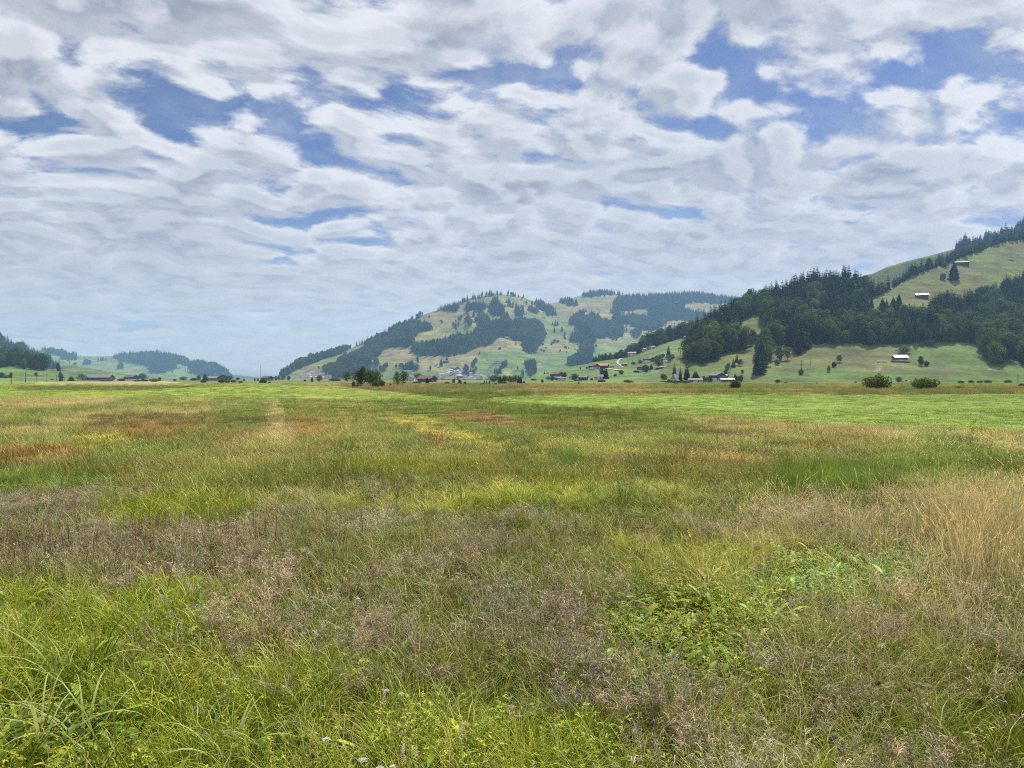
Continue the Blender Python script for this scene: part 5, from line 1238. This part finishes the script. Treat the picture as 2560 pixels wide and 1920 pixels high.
TL = '''
178 952.0 13 17 s G dark pyramid conifer with a broad skirt behind the poles
205 952.0 17 20 r G round tree between the slim pole and the long barn
154 952.6 17 13 r G dull round tree left standing before the low slope
152 953.2 8 12 d G dark bush at the foot of the low slope
150 949.5 20 8 r H narrow leafy tree at the edge of the slope wood
27 945 14 8 d H dark shrub behind the first pole
16 944 7 24 b H low shrub line on the slope behind the first pole
4 944 14 16 d H dark shrub at the very edge of the picture
90 940 9 9 r H small round tree on the slope behind the third pole
130 949 3 9 b H low shrub behind the fifth pole
266 953.5 5 40 d G long dark hedge bush in front of the violet-roofed barn
304 952.5 7 22 d G dark round bush between barn and brown chalet
356 951.6 18 18 r G leafy tree against the wall of the brown chalet
343 954.0 6 22 d G dark bush in front of the brown chalet
361 954.0 6 18 d G second dark bush beside the chalet tree
386 954.5 9 30 b G broad bush on the open moor edge east of the chalet
399 953 10 10 r G slim young tree beside the broad bush
437 952.6 6 9 d G small lone bush on the moor between chalet and farm
458 951.6 10 20 r G pale low tree west of the dark conifer
484 952 8 18 b G bush cluster west of the dark conifer
497 951.5 14 14 p G thin pale tree beside the dark conifer
513 952.2 20 17 s G dark broad conifer beside the low brown barn
509 957.0 8 18 d G dark bush before the dark conifer
553 957.3 9 19 d G round bush in front of the chalet gable, first of three
569 957.0 7 16 d G round bush in front of the chalet gable, second of three
584 956.8 8 15 b G paler bush in front of the chalet gable, third of three
574 951.7 13 18 r G grey-green tree behind the chalet gable
594 952.4 9 9 r G small tree east of the three bushes
601 957.5 6 13 d G dark bush standing apart east of the three bushes
610 952 6 6 s G tiny pointed tree halfway to the radio mast
637 952.6 7 6 r G dark oval tree near the radio mast
645 952.6 9 5 s G thin dark tree at the foot of the radio mast
657 958.0 10 22 d G large dark bush in front of the wide-roofed chalet
674 957.5 4 9 d G low dark bush trailing off the large bush
690 951.5 12 12 r G bluish tree at the end of the western hill
697 951.3 14 7 r G narrow bluish tree beside the hill end
707 951.2 12 12 r G bluish round tree under the western hill
722 951.3 12 12 r G bluish tree west of the hamlet
762 953.8 6 7 d G small bush before the hamlet
780 954.8 11 8 d G dark upright shrub before the hamlet
798 955.5 17 14 r G round tree before the hamlet
838 952.8 9 33 d G long clipped dark hedge in front of the western flank
868 955.0 26 19 r G dull green tree just west of the tall clump
884 969.0 15 11 d G dark bush at the outer edge of the tall clump
897 966.0 43 24 q G dark pointed tree of the tall clump
905 967.0 49 20 r G tallest dark tree of the clump
926 966.0 41 36 q G broad tree filling the middle of the clump
942 965.0 37 26 p G paler leafy tree on the east of the clump
897 969.0 9 18 b G low rounded bush under the clump
938 969.5 17 22 d G dark bush under the broad tree of the clump
954 968.5 19 20 b G fresh green bush at the east end of the clump
921 973.0 5 8 d G tiny dark tuft bush before the clump
976 964.5 6 7 d G small bush between the clump and the birch
993 965.5 37 17 p G pale birch with a straight trunk
1009 957.5 29 20 r G very dark round tree behind the birch
1046 951.7 18 24 r G bluish tree group behind the brown moor barn
1028 952.2 11 10 r G small bluish tree behind the white gable house
1009 959.5 6 13 b G low bush beside the birch foot
1042 958.5 5 26 b G low bush line before the brown moor barn
1068 958.0 16 9 s G small spruce in front of the brown moor barn
1117 960.0 6 18 b G bush before the white village, western one
1134 958.8 12 10 r G thin leafy tree before the white village
1150 960.5 12 11 d G dark bush tree before the white village
1163 961 8 8 d G dark bush east of the thin village tree
1145 951 12 9 p G pale slender tree in front of the village houses
1170 961.5 3 10 b G low bush at the end of the village hedge
1211 960.5 12 7 s G small spruce at the start of the tree line
1216 960.5 11 6 s G second small spruce at the start of the tree line
1223 960.5 12 5 s G narrow spruce standing before the tree line
1204 961.5 4 10 b G low bush before the first small spruce
1236 957.0 19 22 r G rounded tree of the tree line, western one
1250 957.0 19 14 s G conifer between the rounded trees of the line
1262 956.8 18 18 r G grey-green tree in the middle of the tree line
1275 956.6 16 18 r G leafy tree beyond the yellow bush
1288 957.2 20 18 r G taller leafy tree of the tree line
1297 959.0 24 9 s G tall spruce at the end of the tree line
1302 959.3 24 9 s G dark spruce next to the tall one
1256 960.0 7 28 b G yellow-green bush in front of the tree line
1239 962.0 5 9 d G dark little bush before the yellow-green bush
1278 955.5 6 9 s G very small spruce behind the yellow-green bush
1310 959.0 8 6 s G lone small spruce east of the tree line
1307 943 20 10 r B dark oval tree on the green rise
1335 951.5 5 18 d G low hedge bush before the green rise
1356 958.5 10 7 p G thin young tree on the moor edge
1361 935 9 6 s C small dark spruce high on the grass shoulder
1369 934 3 8 b C low shrub beside the shoulder spruce
1371 951 10 10 r C round tree at the lowest village edge
1381 952 13 15 r C leafy tree in front of the brown-roofed house
1391 950 6 12 b C bush beside the brown-roofed house
1412 946.5 16 12 r C pointed green tree above the white shed
1407 945 9 5 s C tiny dark spruce next to the pointed tree
1436 952 18 24 r C big round dark tree beside the open shed
1451 923 5 5 d C small bush on the grass west of the upper hamlet
1467 922 5 6 d C bush at the gate of the upper hamlet
1475 923 9 9 r C tree beside the dark gabled farmhouse
1479 950.5 6 8 d C dark bush next to the grey-roofed white house
1504 944 25 12 r C tall dark tree, smaller of the pair
1514 947 31 15 s C tall dark conifer, larger of the pair
1503 955.5 7 24 b C pale willow bush at the moor edge
1538 940 6 10 d C dark low bush on the open slope
1553 936 11 15 r C round tree on the open slope
1570 957.2 8 28 d G broad grey willow bush on the moor edge
1447 961.5 10 8 s G lone dark little spruce on the brown moor
1458 961.5 3 5 d G tiny tuft bush next to the lone little spruce
1566 894 7 9 d C dark bush beside the white house
1583 912 8 10 r C round bush tree under the white house
1600 908 9 12 b C pale bush beside the brown chalet
1617 932 17 16 r C round dark tree beside the tall brown chalet
1628 924 15 9 s C young spruce behind the tall brown chalet
1590 931 5 16 d C dark hedge below the tall brown chalet
1640 903 14 10 r C tree beside the brown chalet on the white base
1647 920 32 26 r C large spreading tree in the middle of the slope
1656 893 9 15 d C rounded shrub on the upper pasture
1671 892 28 13 s C spruce on the shoulder of the pasture
1676 906 20 22 r C leafy tree below the shoulder spruce
1692 910 16 18 r C dark tree in the gully by the wood
1705 903 18 16 p C pale tree in the gully by the wood
1712 899 20 12 p C second pale tree in the gully by the wood
1660 953 18 16 r G round tree beside the pointed house
1672 955.0 7 9 d G dark bush beside the pointed house front
1686 953.2 46 14 s G tallest narrow spruce behind the pointed house
1701 953.4 36 11 s G lighter narrow spruce between the two dark ones
1717 953.6 39 18 s G broad very dark spruce beside the pointed house
1739 953.2 28 20 s G lighter green conifer behind the long pale shed
1760 955.2 16 13 r G dark rounded tree before the large farmhouse
1772 955.0 13 17 r G dark leafy tree touching the large farmhouse
1838 955.6 24 13 s G mixed conifer behind the round moor bush
1853 955.0 18 13 r G dark tree east of the large farmhouse
1845 955.2 15 16 r G pale leafy tree behind the round moor bush
1690 961.0 7 12 d G dark low bush in front of the pointed house
1714 961.0 5 7 d G small dark bush before the broad spruce
1838 972.2 22 30 b G round green bush alone on the brown moor
1945 957.5 9 18 p G reddish dry bush on the moor edge
1964 958 4 12 b G small bush beside the reddish dry bush
2195 973.8 37 71 b G largest rounded willow bush on the moor
2312 973.8 31 72 b G broad willow bush east of the largest one
2400 972.5 7 25 b G low bush in the lee of the broad willow
2247 957.0 15 15 p G pale bush behind the largest willow
2402 957.8 7 18 d G grey bush at the slope foot, first of the row
2428 958 8 16 d G grey bush at the slope foot, second of the row
2450 958 7 16 d G grey bush at the slope foot, third of the row
2470 958 8 20 d G grey bush at the slope foot, fourth of the row
2520 958 9 20 b G pale thin bush near the bare tree
2555 967 8 20 d G dark bush cut by the picture edge
2139 957 4 8 d G tiny dark bush at the slope foot
2043 960 4 6 d G tiny tuft bush on the brown moor
1842 905 20 12 s D young spruce in the bush group on the mown slope
1834 918 22 14 s D dark spruce of the bush group on the mown slope
1850 914 16 14 r D round shrub of the bush group on the mown slope
1820 930 22 14 r D lower leafy tree of the bush group on the mown slope
1814 934 12 10 d D low bush of the bush group on the mown slope
1918 898 28 24 p D pale tree at the wood tip
1943 912 14 14 d D dark bush under the pale spreading tree
1949 900 35 26 p D pale spreading tree with a visible stem
1969 900 32 16 p D second pale spreading tree with a visible stem
1856 934 10 8 r D small shrub beside the lower meadow hedge
2003 936 14 14 d D dark foot of the dry shrub on the lower meadow
2072 930 16 10 p D thin shrub on the lower meadow, lower one
2085 918 14 14 d D dark shrub on the lower meadow
2098 906 18 12 p D thin pale shrub on the lower meadow, upper one
2260 884 18 26 r D tree above the half red barn
2302 914 24 18 r D upright bush east of the half red barn
2316 915 13 14 d D round bush next to the upright one
2304 866 12 14 d D dark bush below the bare stems
2322 864 14 32 b D spreading shrub below the bare stems
2384 701 46 22 s D big dark spruce alone on the upper meadow
2356 699 16 15 b D round grey bush beside the big lone spruce
2360 668 14 15 b D pale round bush at the end of the long alpine barn
2178 770 28 11 s D slim spruce at the western tip of the upper meadow
2206 778 34 18 s D broad spruce standing out of the lower wood
2216 772 26 12 s D spruce next to the broad standing-out one
2233 768 26 14 s D third spruce standing out of the lower wood
2247 766 32 14 s D fourth spruce standing out of the lower wood
1103 916 20 9 s B lone spruce on the tan slope above the village
1117 902 9 8 s B dark tree beside the low barn above the village
1199 885 8 5 s B lone spruce on the green central meadow
1381 813 11 5 s B slim spruce under the saddle, first of a trio
1388 814 13 7 s B broader spruce under the saddle, second of a trio
1394 813 11 6 s B slim spruce under the saddle, third of a trio
1386 831 15 5 s B narrow spruce below the trio
1405 828 13 7 s B pointed spruce below the trio, standing apart
1386 857 10 8 r B shrub next to the small grey hut
1379 862 5 9 d B low shrub under the small grey hut
1412 837 8 6 r B small tree on the pale pasture
1153 794 8 9 d B round dark bush on the western pasture
1184 792 15 7 s B single spruce between the western pasture clumps
1198 786 11 5 s B small spruce above the western pasture
1330 760 10 6 s B small spruce on the summit meadow
1316 760 9 7 r B round tree on the summit meadow
1440 764 18 9 s B lone dark tree on the saddle pasture
1076 925 12 8 p B pale tree west of the village
'''
for ln in TL.strip().split('\n'):
    a = ln.split(' ', 6); tree(float(a[0]), float(a[1]), float(a[2]), float(a[3]), a[4], ON[a[5]], a[6])
# shrubs dotted over the far pastures
for i in range(26):
    px, py = [(1352 + r_v.uniform(0, 70), 845 + r_v.uniform(0, 40)), (1055 + r_v.uniform(0, 110), 790 + r_v.uniform(0, 35)), (1210 + r_v.uniform(0, 30), 940 + r_v.uniform(0, 6))][0 if i < 12 else 1 if i < 22 else 2]
    tree(px, py, r_v.uniform(3, 6), r_v.uniform(4, 9), 'd', HB, 'tiny dark shrub dotted over the pasture of the central hill', 'shrubs on the central pastures')
# clipped garden hedge
o = link('garden_hedge', bush_crown(300, 1200, .09).mesh('garden_hedge', [M_LEAF]), loc=gpos(1697, 957.2)); o.scale = (11.0, 1.2, 1.7); tag(o, 'long clipped hedge in front of the pointed house', 'hedge')
# tall bare-stemmed spruces at the wood edge
for px, py, hp in ((2307, 851, 96), (2322, 849, 100), (2327, 850, 92), (2338, 849, 104), (2290, 858, 84), (2527, 868, 92)):
    loc = hpos(HD, px, py); h = hp * loc[1] / F; e = bpy.data.objects.new('tall_spruce', None); COL.objects.link(e); e.location = loc
    tag(e, 'tall spruce with a long pale bare stem at the wood edge', 'tree', 'bare-stemmed spruces')
    c = link('crown', spruce_crown(int(700 + px), .10, 15, .50).mesh('crown', [M_SPRUCE]), e); c.scale = (h, h, h)
    mb = MB(); mb.cone((0, 0, -.02), (0, 0, .8), .0075, .004, 7); t = link('trunk', mb.mesh('trunk', [M_PALEBARK]), e); t.scale = (h, h, h)
# dead and leafless trees
def bare(px, py, hp, hill, label, n=26, sd_=1):
    loc = gpos(px, py) if hill == 0 else hpos(hill, px, py); h = hp * loc[1] / F; r = np.random.default_rng(sd_); mb = MB(); mb.cone((0, 0, -.02), (0, 0, .95), .022, .006, 6)
    for _ in range(n):
        z = r.uniform(.25, .9); a = r.uniform(0, 6.28); L = r.uniform(.1, .3) * (1.1 - z); mb.cone((0, 0, z), (math.cos(a) * L, math.sin(a) * L, z + L * r.uniform(.5, 1.3)), .008, .002, 4)
    o = link('bare_tree', mb.mesh('bare_tree', [M_BARK]), loc=loc); o.scale = (h, h, h); tag(o, label, 'tree')
bare(2545, 957, 28, 0, 'leafless dark tree near the thin bushes at the slope foot', 26, 3)
bare(2004, 934, 36, HD, 'leafless grey shrub tree on the lower meadow', 40, 4); bare(2026, 917, 20, HD, 'small leafless shrub on the lower meadow', 30, 5)
# logs, bales, a parked van
mb = MB()
for k in range(9): mb.cone((-5, 0, .4 + .7 * (k // 3)), (5, 0, .4 + .7 * (k // 3)), .38, .36, 8) if k % 3 == 0 else mb.cone((-5, .76 * (k % 3), .4 + .7 * (k // 3)), (5, .76 * (k % 3), .4 + .7 * (k // 3)), .38, .36, 8)
o = link('log_pile', mb.mesh('log_pile', [mp('pale_logs', (.60, .55, .45))]), loc=hpos(HD, 2524, 651)); tag(o, 'pale log pile high on the upper meadow', 'logs')
for px, wd, lab in ((2199, 4.5, 'long white wrapped bale beside the half red barn'), (2211, 3.2, 'short white wrapped bale nearest to the half red barn')):
    mb = MB(); mb.cone((-wd / 2, 0, .6), (wd / 2, 0, .6), .75, .75, 12); mb.cone((-wd / 2 - .05, 0, .6), (-wd / 2, 0, .6), .1, .75, 12); mb.cone((wd / 2, 0, .6), (wd / 2 + .05, 0, .6), .75, .1, 12)
    o = link('silage_bale', mb.mesh('silage_bale', [PLAST]), loc=hpos(HD, px, 905.5)); tag(o, lab, 'bale')
e = bpy.data.objects.new('van', None); COL.objects.link(e); e.location = gpos(2263, 955.6); tag(e, 'white van parked on the track at the foot of the slope', 'van')
prism('body', [(-2.2, .35), (2.2, .35), (2.2, 1.0), (1.7, 1.1), (1.2, 1.85), (-2.1, 1.9), (-2.2, 1.7)], -.85, .85, PLAST, e)
for x in (-1.4, 1.4):
    for y in (-.8, .62):
        mb = MB(); mb.cone((x, y, .33), (x, y + .18, .33), .33, .33, 14); w_ = link('wheel', mb.mesh('wheel', [PANE]), e)
boxes('window', [(-.3, 1.0, -.87, -.852, 1.15, 1.7)], PANE, e); boxes('windscreen', [(1.36, 1.75, -.7, .7, 1.2, 1.5)], PANE, e)
# ---------------- single plants one can pick out in the grass ----------------
def plant_mat(name, c): 
    m, g, out = material(name); t = g.attr('tone', 'GEOMETRY', 'Fac'); k = g.mr(t, 0, 1, .7, 1.3, smooth=False); col = g.mix(1.0, c, g.xyz(k, k, k), 'MULTIPLY')
    d = g.n.new('ShaderNodeBsdfDiffuse'); tr = g.n.new('ShaderNodeBsdfTranslucent'); mx = g.n.new('ShaderNodeMixShader'); g.put(d.inputs[0], col); g.put(tr.inputs[0], col); mx.inputs[0].default_value = .35
    g.l.new(d.outputs[0], mx.inputs[1]); g.l.new(tr.outputs[0], mx.inputs[2]); g.l.new(mx.outputs[0], out.inputs[0]); return m
M_WHITE = plant_mat('white_florets', (.68, .66, .55)); M_STEM = plant_mat('flower_stem', (.22, .27, .08)); M_SEED = plant_mat('pale_seed_head', (.62, .54, .40)); M_DOCK = plant_mat('dock_leaf', (.11, .17, .04)); M_DOCKY = plant_mat('yellow_dock_leaf', (.42, .38, .08)); M_SEDGE = plant_mat('sedge_blade', (.46, .54, .20)); M_RED = plant_mat('dark_red_head', (.14, .035, .03))
def ground_at(px, py, z=.0):
    Y = (CH - z) * F / (py - HY); X = (px - 1280) / F * Y; return np.array((X, Y, float(gz(np.array([X]), np.array([Y]))[0])))
r_p = np.random.default_rng(77)
def flower(px, py, h, kind, label, R_=.035):
    R_ *= .52
    """Head seen at (px, py), carried on a stem of height h."""
    loc = ground_at(px, py, h); e = bpy.data.objects.new('meadow_flower' if kind != 's' else 'grass_stalk', None); COL.objects.link(e); e.location = loc; tag(e, label, 'flower' if kind != 's' else 'grass stalk')
    mb = MB(); c = blade(mb, r_p, 0, 0, r_p.uniform(0, 6.28), h, .005, .02, .08, 5, .5); link('stem', mb.mesh('stem', [M_STEM]), e)
    mb = MB(); p = c[-1]
    if kind == 'w':
        for _ in range(70):
            a = r_p.uniform(0, 6.28); q = R_ * math.sqrt(r_p.random()); b = p + (q * math.cos(a), q * math.sin(a), .012 - q * .25 + r_p.uniform(-.004, .004))
            for k in range(3): leaf(mb, r_p, b, r_p.uniform(0, 6.28), r_p.uniform(.2, 1.2), .009, .007, r_p.uniform(.4, .9), .5, .1, 2)
    elif kind == 's':
        for k in range(60):
            f = r_p.random(); b = p - (p - c[-3]) * f * .8; leaf(mb, r_p, b, r_p.uniform(0, 6.28), r_p.uniform(.2, 1.3), .016, .005, r_p.uniform(.3, .9), .5, .1, 2)
    else:
        for k in range(40): leaf(mb, r_p, p + r_p.normal(size=3) * R_ * .35, r_p.uniform(0, 6.28), r_p.uniform(-.3, 1.3), .014, .009, r_p.uniform(.3, .8), .4, .1, 2)
    link('flower_head' if kind != 's' else 'seed_head', mb.mesh('flower_head', [M_WHITE if kind == 'w' else M_SEED if kind == 's' else M_RED]), e)
for a in ((964, 1700, .40, 'w', 'round white flower head over bright grass, beside a smaller seed head', .03), (1011, 1712, .40, 'w', 'drooping white flower head right next to the round white one'.replace('right ', ''), .028), (812, 1825, .34, 'w', 'yellowish white flower head with leafy stem in the bright grass', .04),
          (912, 1884, .34, 'w', 'flat white flower head low in the bright grass', .045), (955, 1913, .3, 'w', 'white flower head cut by the lower picture edge', .03), (978, 1914, .3, 'w', 'smaller white flower head beside the cut one', .025), (890, 1479, .45, 'w', 'tiny white flower above the mauve grass', .022), (1044, 1853, .42, 's', 'pale branching seed head in the bright grass', .03),
          (1146, 1790, .40, 's', 'soft pale seed head under the mauve grass', .03), (1013, 1848, .42, 's', 'narrow pale seed spike beside the branching one', .02), (966, 1675, .5, 's', 'pale nodding seed head at the mauve edge', .02), (1337, 1902, .30, 's', 'nodding seed stalk at the lower edge', .02), (258, 1895, .30, 's', 'curled whitish seed head low in the grass', .03),
          (2203, 1678, .45, 'r', 'dark red flower head among olive grass, upper of two', .03), (2285, 1696, .42, 'r', 'dark red flower head beside the thin green tuft', .025), (2207, 1680, .4, 'r', 'twin dark red flower head touching the upper one', .025), (1999, 1505, .6, 'w', 'pinkish white flower spike among straw stems', .02)): flower(*a)
def dock(px, py, n, s, label, yellow=.15):
    s *= 1.0 if px > 1400 else 1.25
    e = bpy.data.objects.new('dock_plant', None); COL.objects.link(e); e.location = ground_at(px, py, .12); tag(e, label, 'plant')
    for k in range(n):
        a = k * 2.4 + r_p.uniform(-.4, .4); st = r_p.uniform(.05, .16) * s; el_ = r_p.uniform(.7, 1.35); b1 = np.array((math.cos(a) * math.cos(el_), math.sin(a) * math.cos(el_), math.sin(el_))) * st
        mb = MB(); mb.cone((0, 0, -.02), b1, .004, .003, 4, .6); leaf(mb, r_p, b1, a, r_p.uniform(.4, 1.1), r_p.uniform(.11, .19) * s, r_p.uniform(.045, .07) * s, r_p.uniform(.3, .7), r_p.uniform(.4, 1.0), .22, 6)
        link('leaf', mb.mesh('leaf', [M_DOCKY if r_p.random() < yellow else M_DOCK]), e)
for a in ((145, 1720, 9, 1.1, 'broad-leaved dock beside the long arching sedge blades'), (60, 1880, 9, 1.15, 'large dock at the lower corner with pale leaves'), (200, 1800, 8, 1.0, 'dock with upright leaves between the arching blades', .3), (420, 1700, 7, .9, 'small dock in the shade of the green tuft'), (90, 1790, 8, 1.0, 'low dock plant under the arching blades'), (560, 1860, 7, .9, 'young dock in the bright grass'),
          (1600, 1530, 9, 1.2, 'dock plant with yellowing leaves in the leafy patch', .35), (1650, 1560, 9, 1.15, 'dock plant in the middle of the leafy patch'), (1570, 1570, 8, 1.1, 'dock plant at the near edge of the leafy patch'), (1720, 1545, 8, 1.15, 'dock plant under pale herbs in the leafy patch', .25), (1790, 1580, 8, 1.1, 'dock plant with curled leaves in the leafy patch', .4), (1690, 1620, 8, 1.0, 'dock plant below the leafy patch'), (1880, 1590, 8, 1.0, 'reddish-edged dock east of the leafy patch', .4)): dock(*a)
def sedge(px, py, n, L, label, w_=.016):
    L = (L[0] * 1.15, L[1] * 1.15)
    e = link('sedge_tuft', None) if False else bpy.data.objects.new('sedge_tuft', None); COL.objects.link(e); e.location = ground_at(px, py, 0); tag(e, label, 'sedge')
    for k in range(n):
        mb = MB(); a = r_p.uniform(0, 6.28); blade(mb, r_p, .03 * math.cos(a), .03 * math.sin(a), a, r_p.uniform(*L), w_ * r_p.uniform(.7, 1.2), r_p.uniform(.1, .5), r_p.uniform(1.0, 2.1), 9, r_p.uniform(.3, .8)); link('blade', mb.mesh('blade', [M_SEDGE]), e)
for a in ((95, 1900, 13, (.5, .85), 'arching pale sedge tuft in the lower corner'), (210, 1870, 12, (.45, .75), 'arching sedge tuft beside the upright dock'), (20, 1840, 10, (.45, .7), 'sedge tuft cut by the picture edge'), (175, 1740, 8, (.5, .8), 'tall single-bladed sedge behind the docks'), (570, 1920, 8, (.4, .6), 'short upright sedge in the bright grass'), (1105, 1830, 8, (.4, .6), 'yellowish sedge tuft under the mauve grass', .007), (690, 1905, 7, (.4, .6), 'small sedge tuft beside the short upright one', .007)): sedge(*a)
def haze_box():
    x0, x1, y0, y1, z0, z1 = -5600, 5600, -60, 7000, -8, 560
    V = [(x, y, z) for z in (z0, z1) for y in (y0, y1) for x in (x0, x1)]
    me = np_mesh('haze', V, [np.array([(0, 2, 3, 1), (4, 5, 7, 6), (0, 1, 5, 4), (2, 6, 7, 3), (0, 4, 6, 2), (1, 3, 7, 5)])])
    m = bpy.data.materials.new('haze'); m.use_nodes = True; nt = m.node_tree; nt.nodes.clear()
    out = nt.nodes.new('ShaderNodeOutputMaterial'); v = nt.nodes.new('ShaderNodeVolumePrincipled')
    v.inputs['Color'].default_value = (*HAZE_C, 1); v.inputs['Density'].default_value = HAZE_D; v.inputs['Anisotropy'].default_value = HAZE_G
    nt.links.new(v.outputs[0], out.inputs['Volume']); me.materials.append(m)
    o = link('haze', me); tag(o, 'thin blue summer haze filling the valley', 'haze', kind='stuff')
haze_box()
vs = scene.view_settings
vs.view_transform = 'Standard'; vs.look = 'None'; vs.gamma = 1.0; vs.exposure = EXPO
scene.cycles.max_bounces = 6; scene.cycles.diffuse_bounces = 3; scene.cycles.transmission_bounces = 4; scene.cycles.volume_bounces = 2
scene.cycles.caustics_reflective = False; scene.cycles.caustics_refractive = False
scene.cycles.use_denoising = False; scene.cycles.filter_width = 1.1
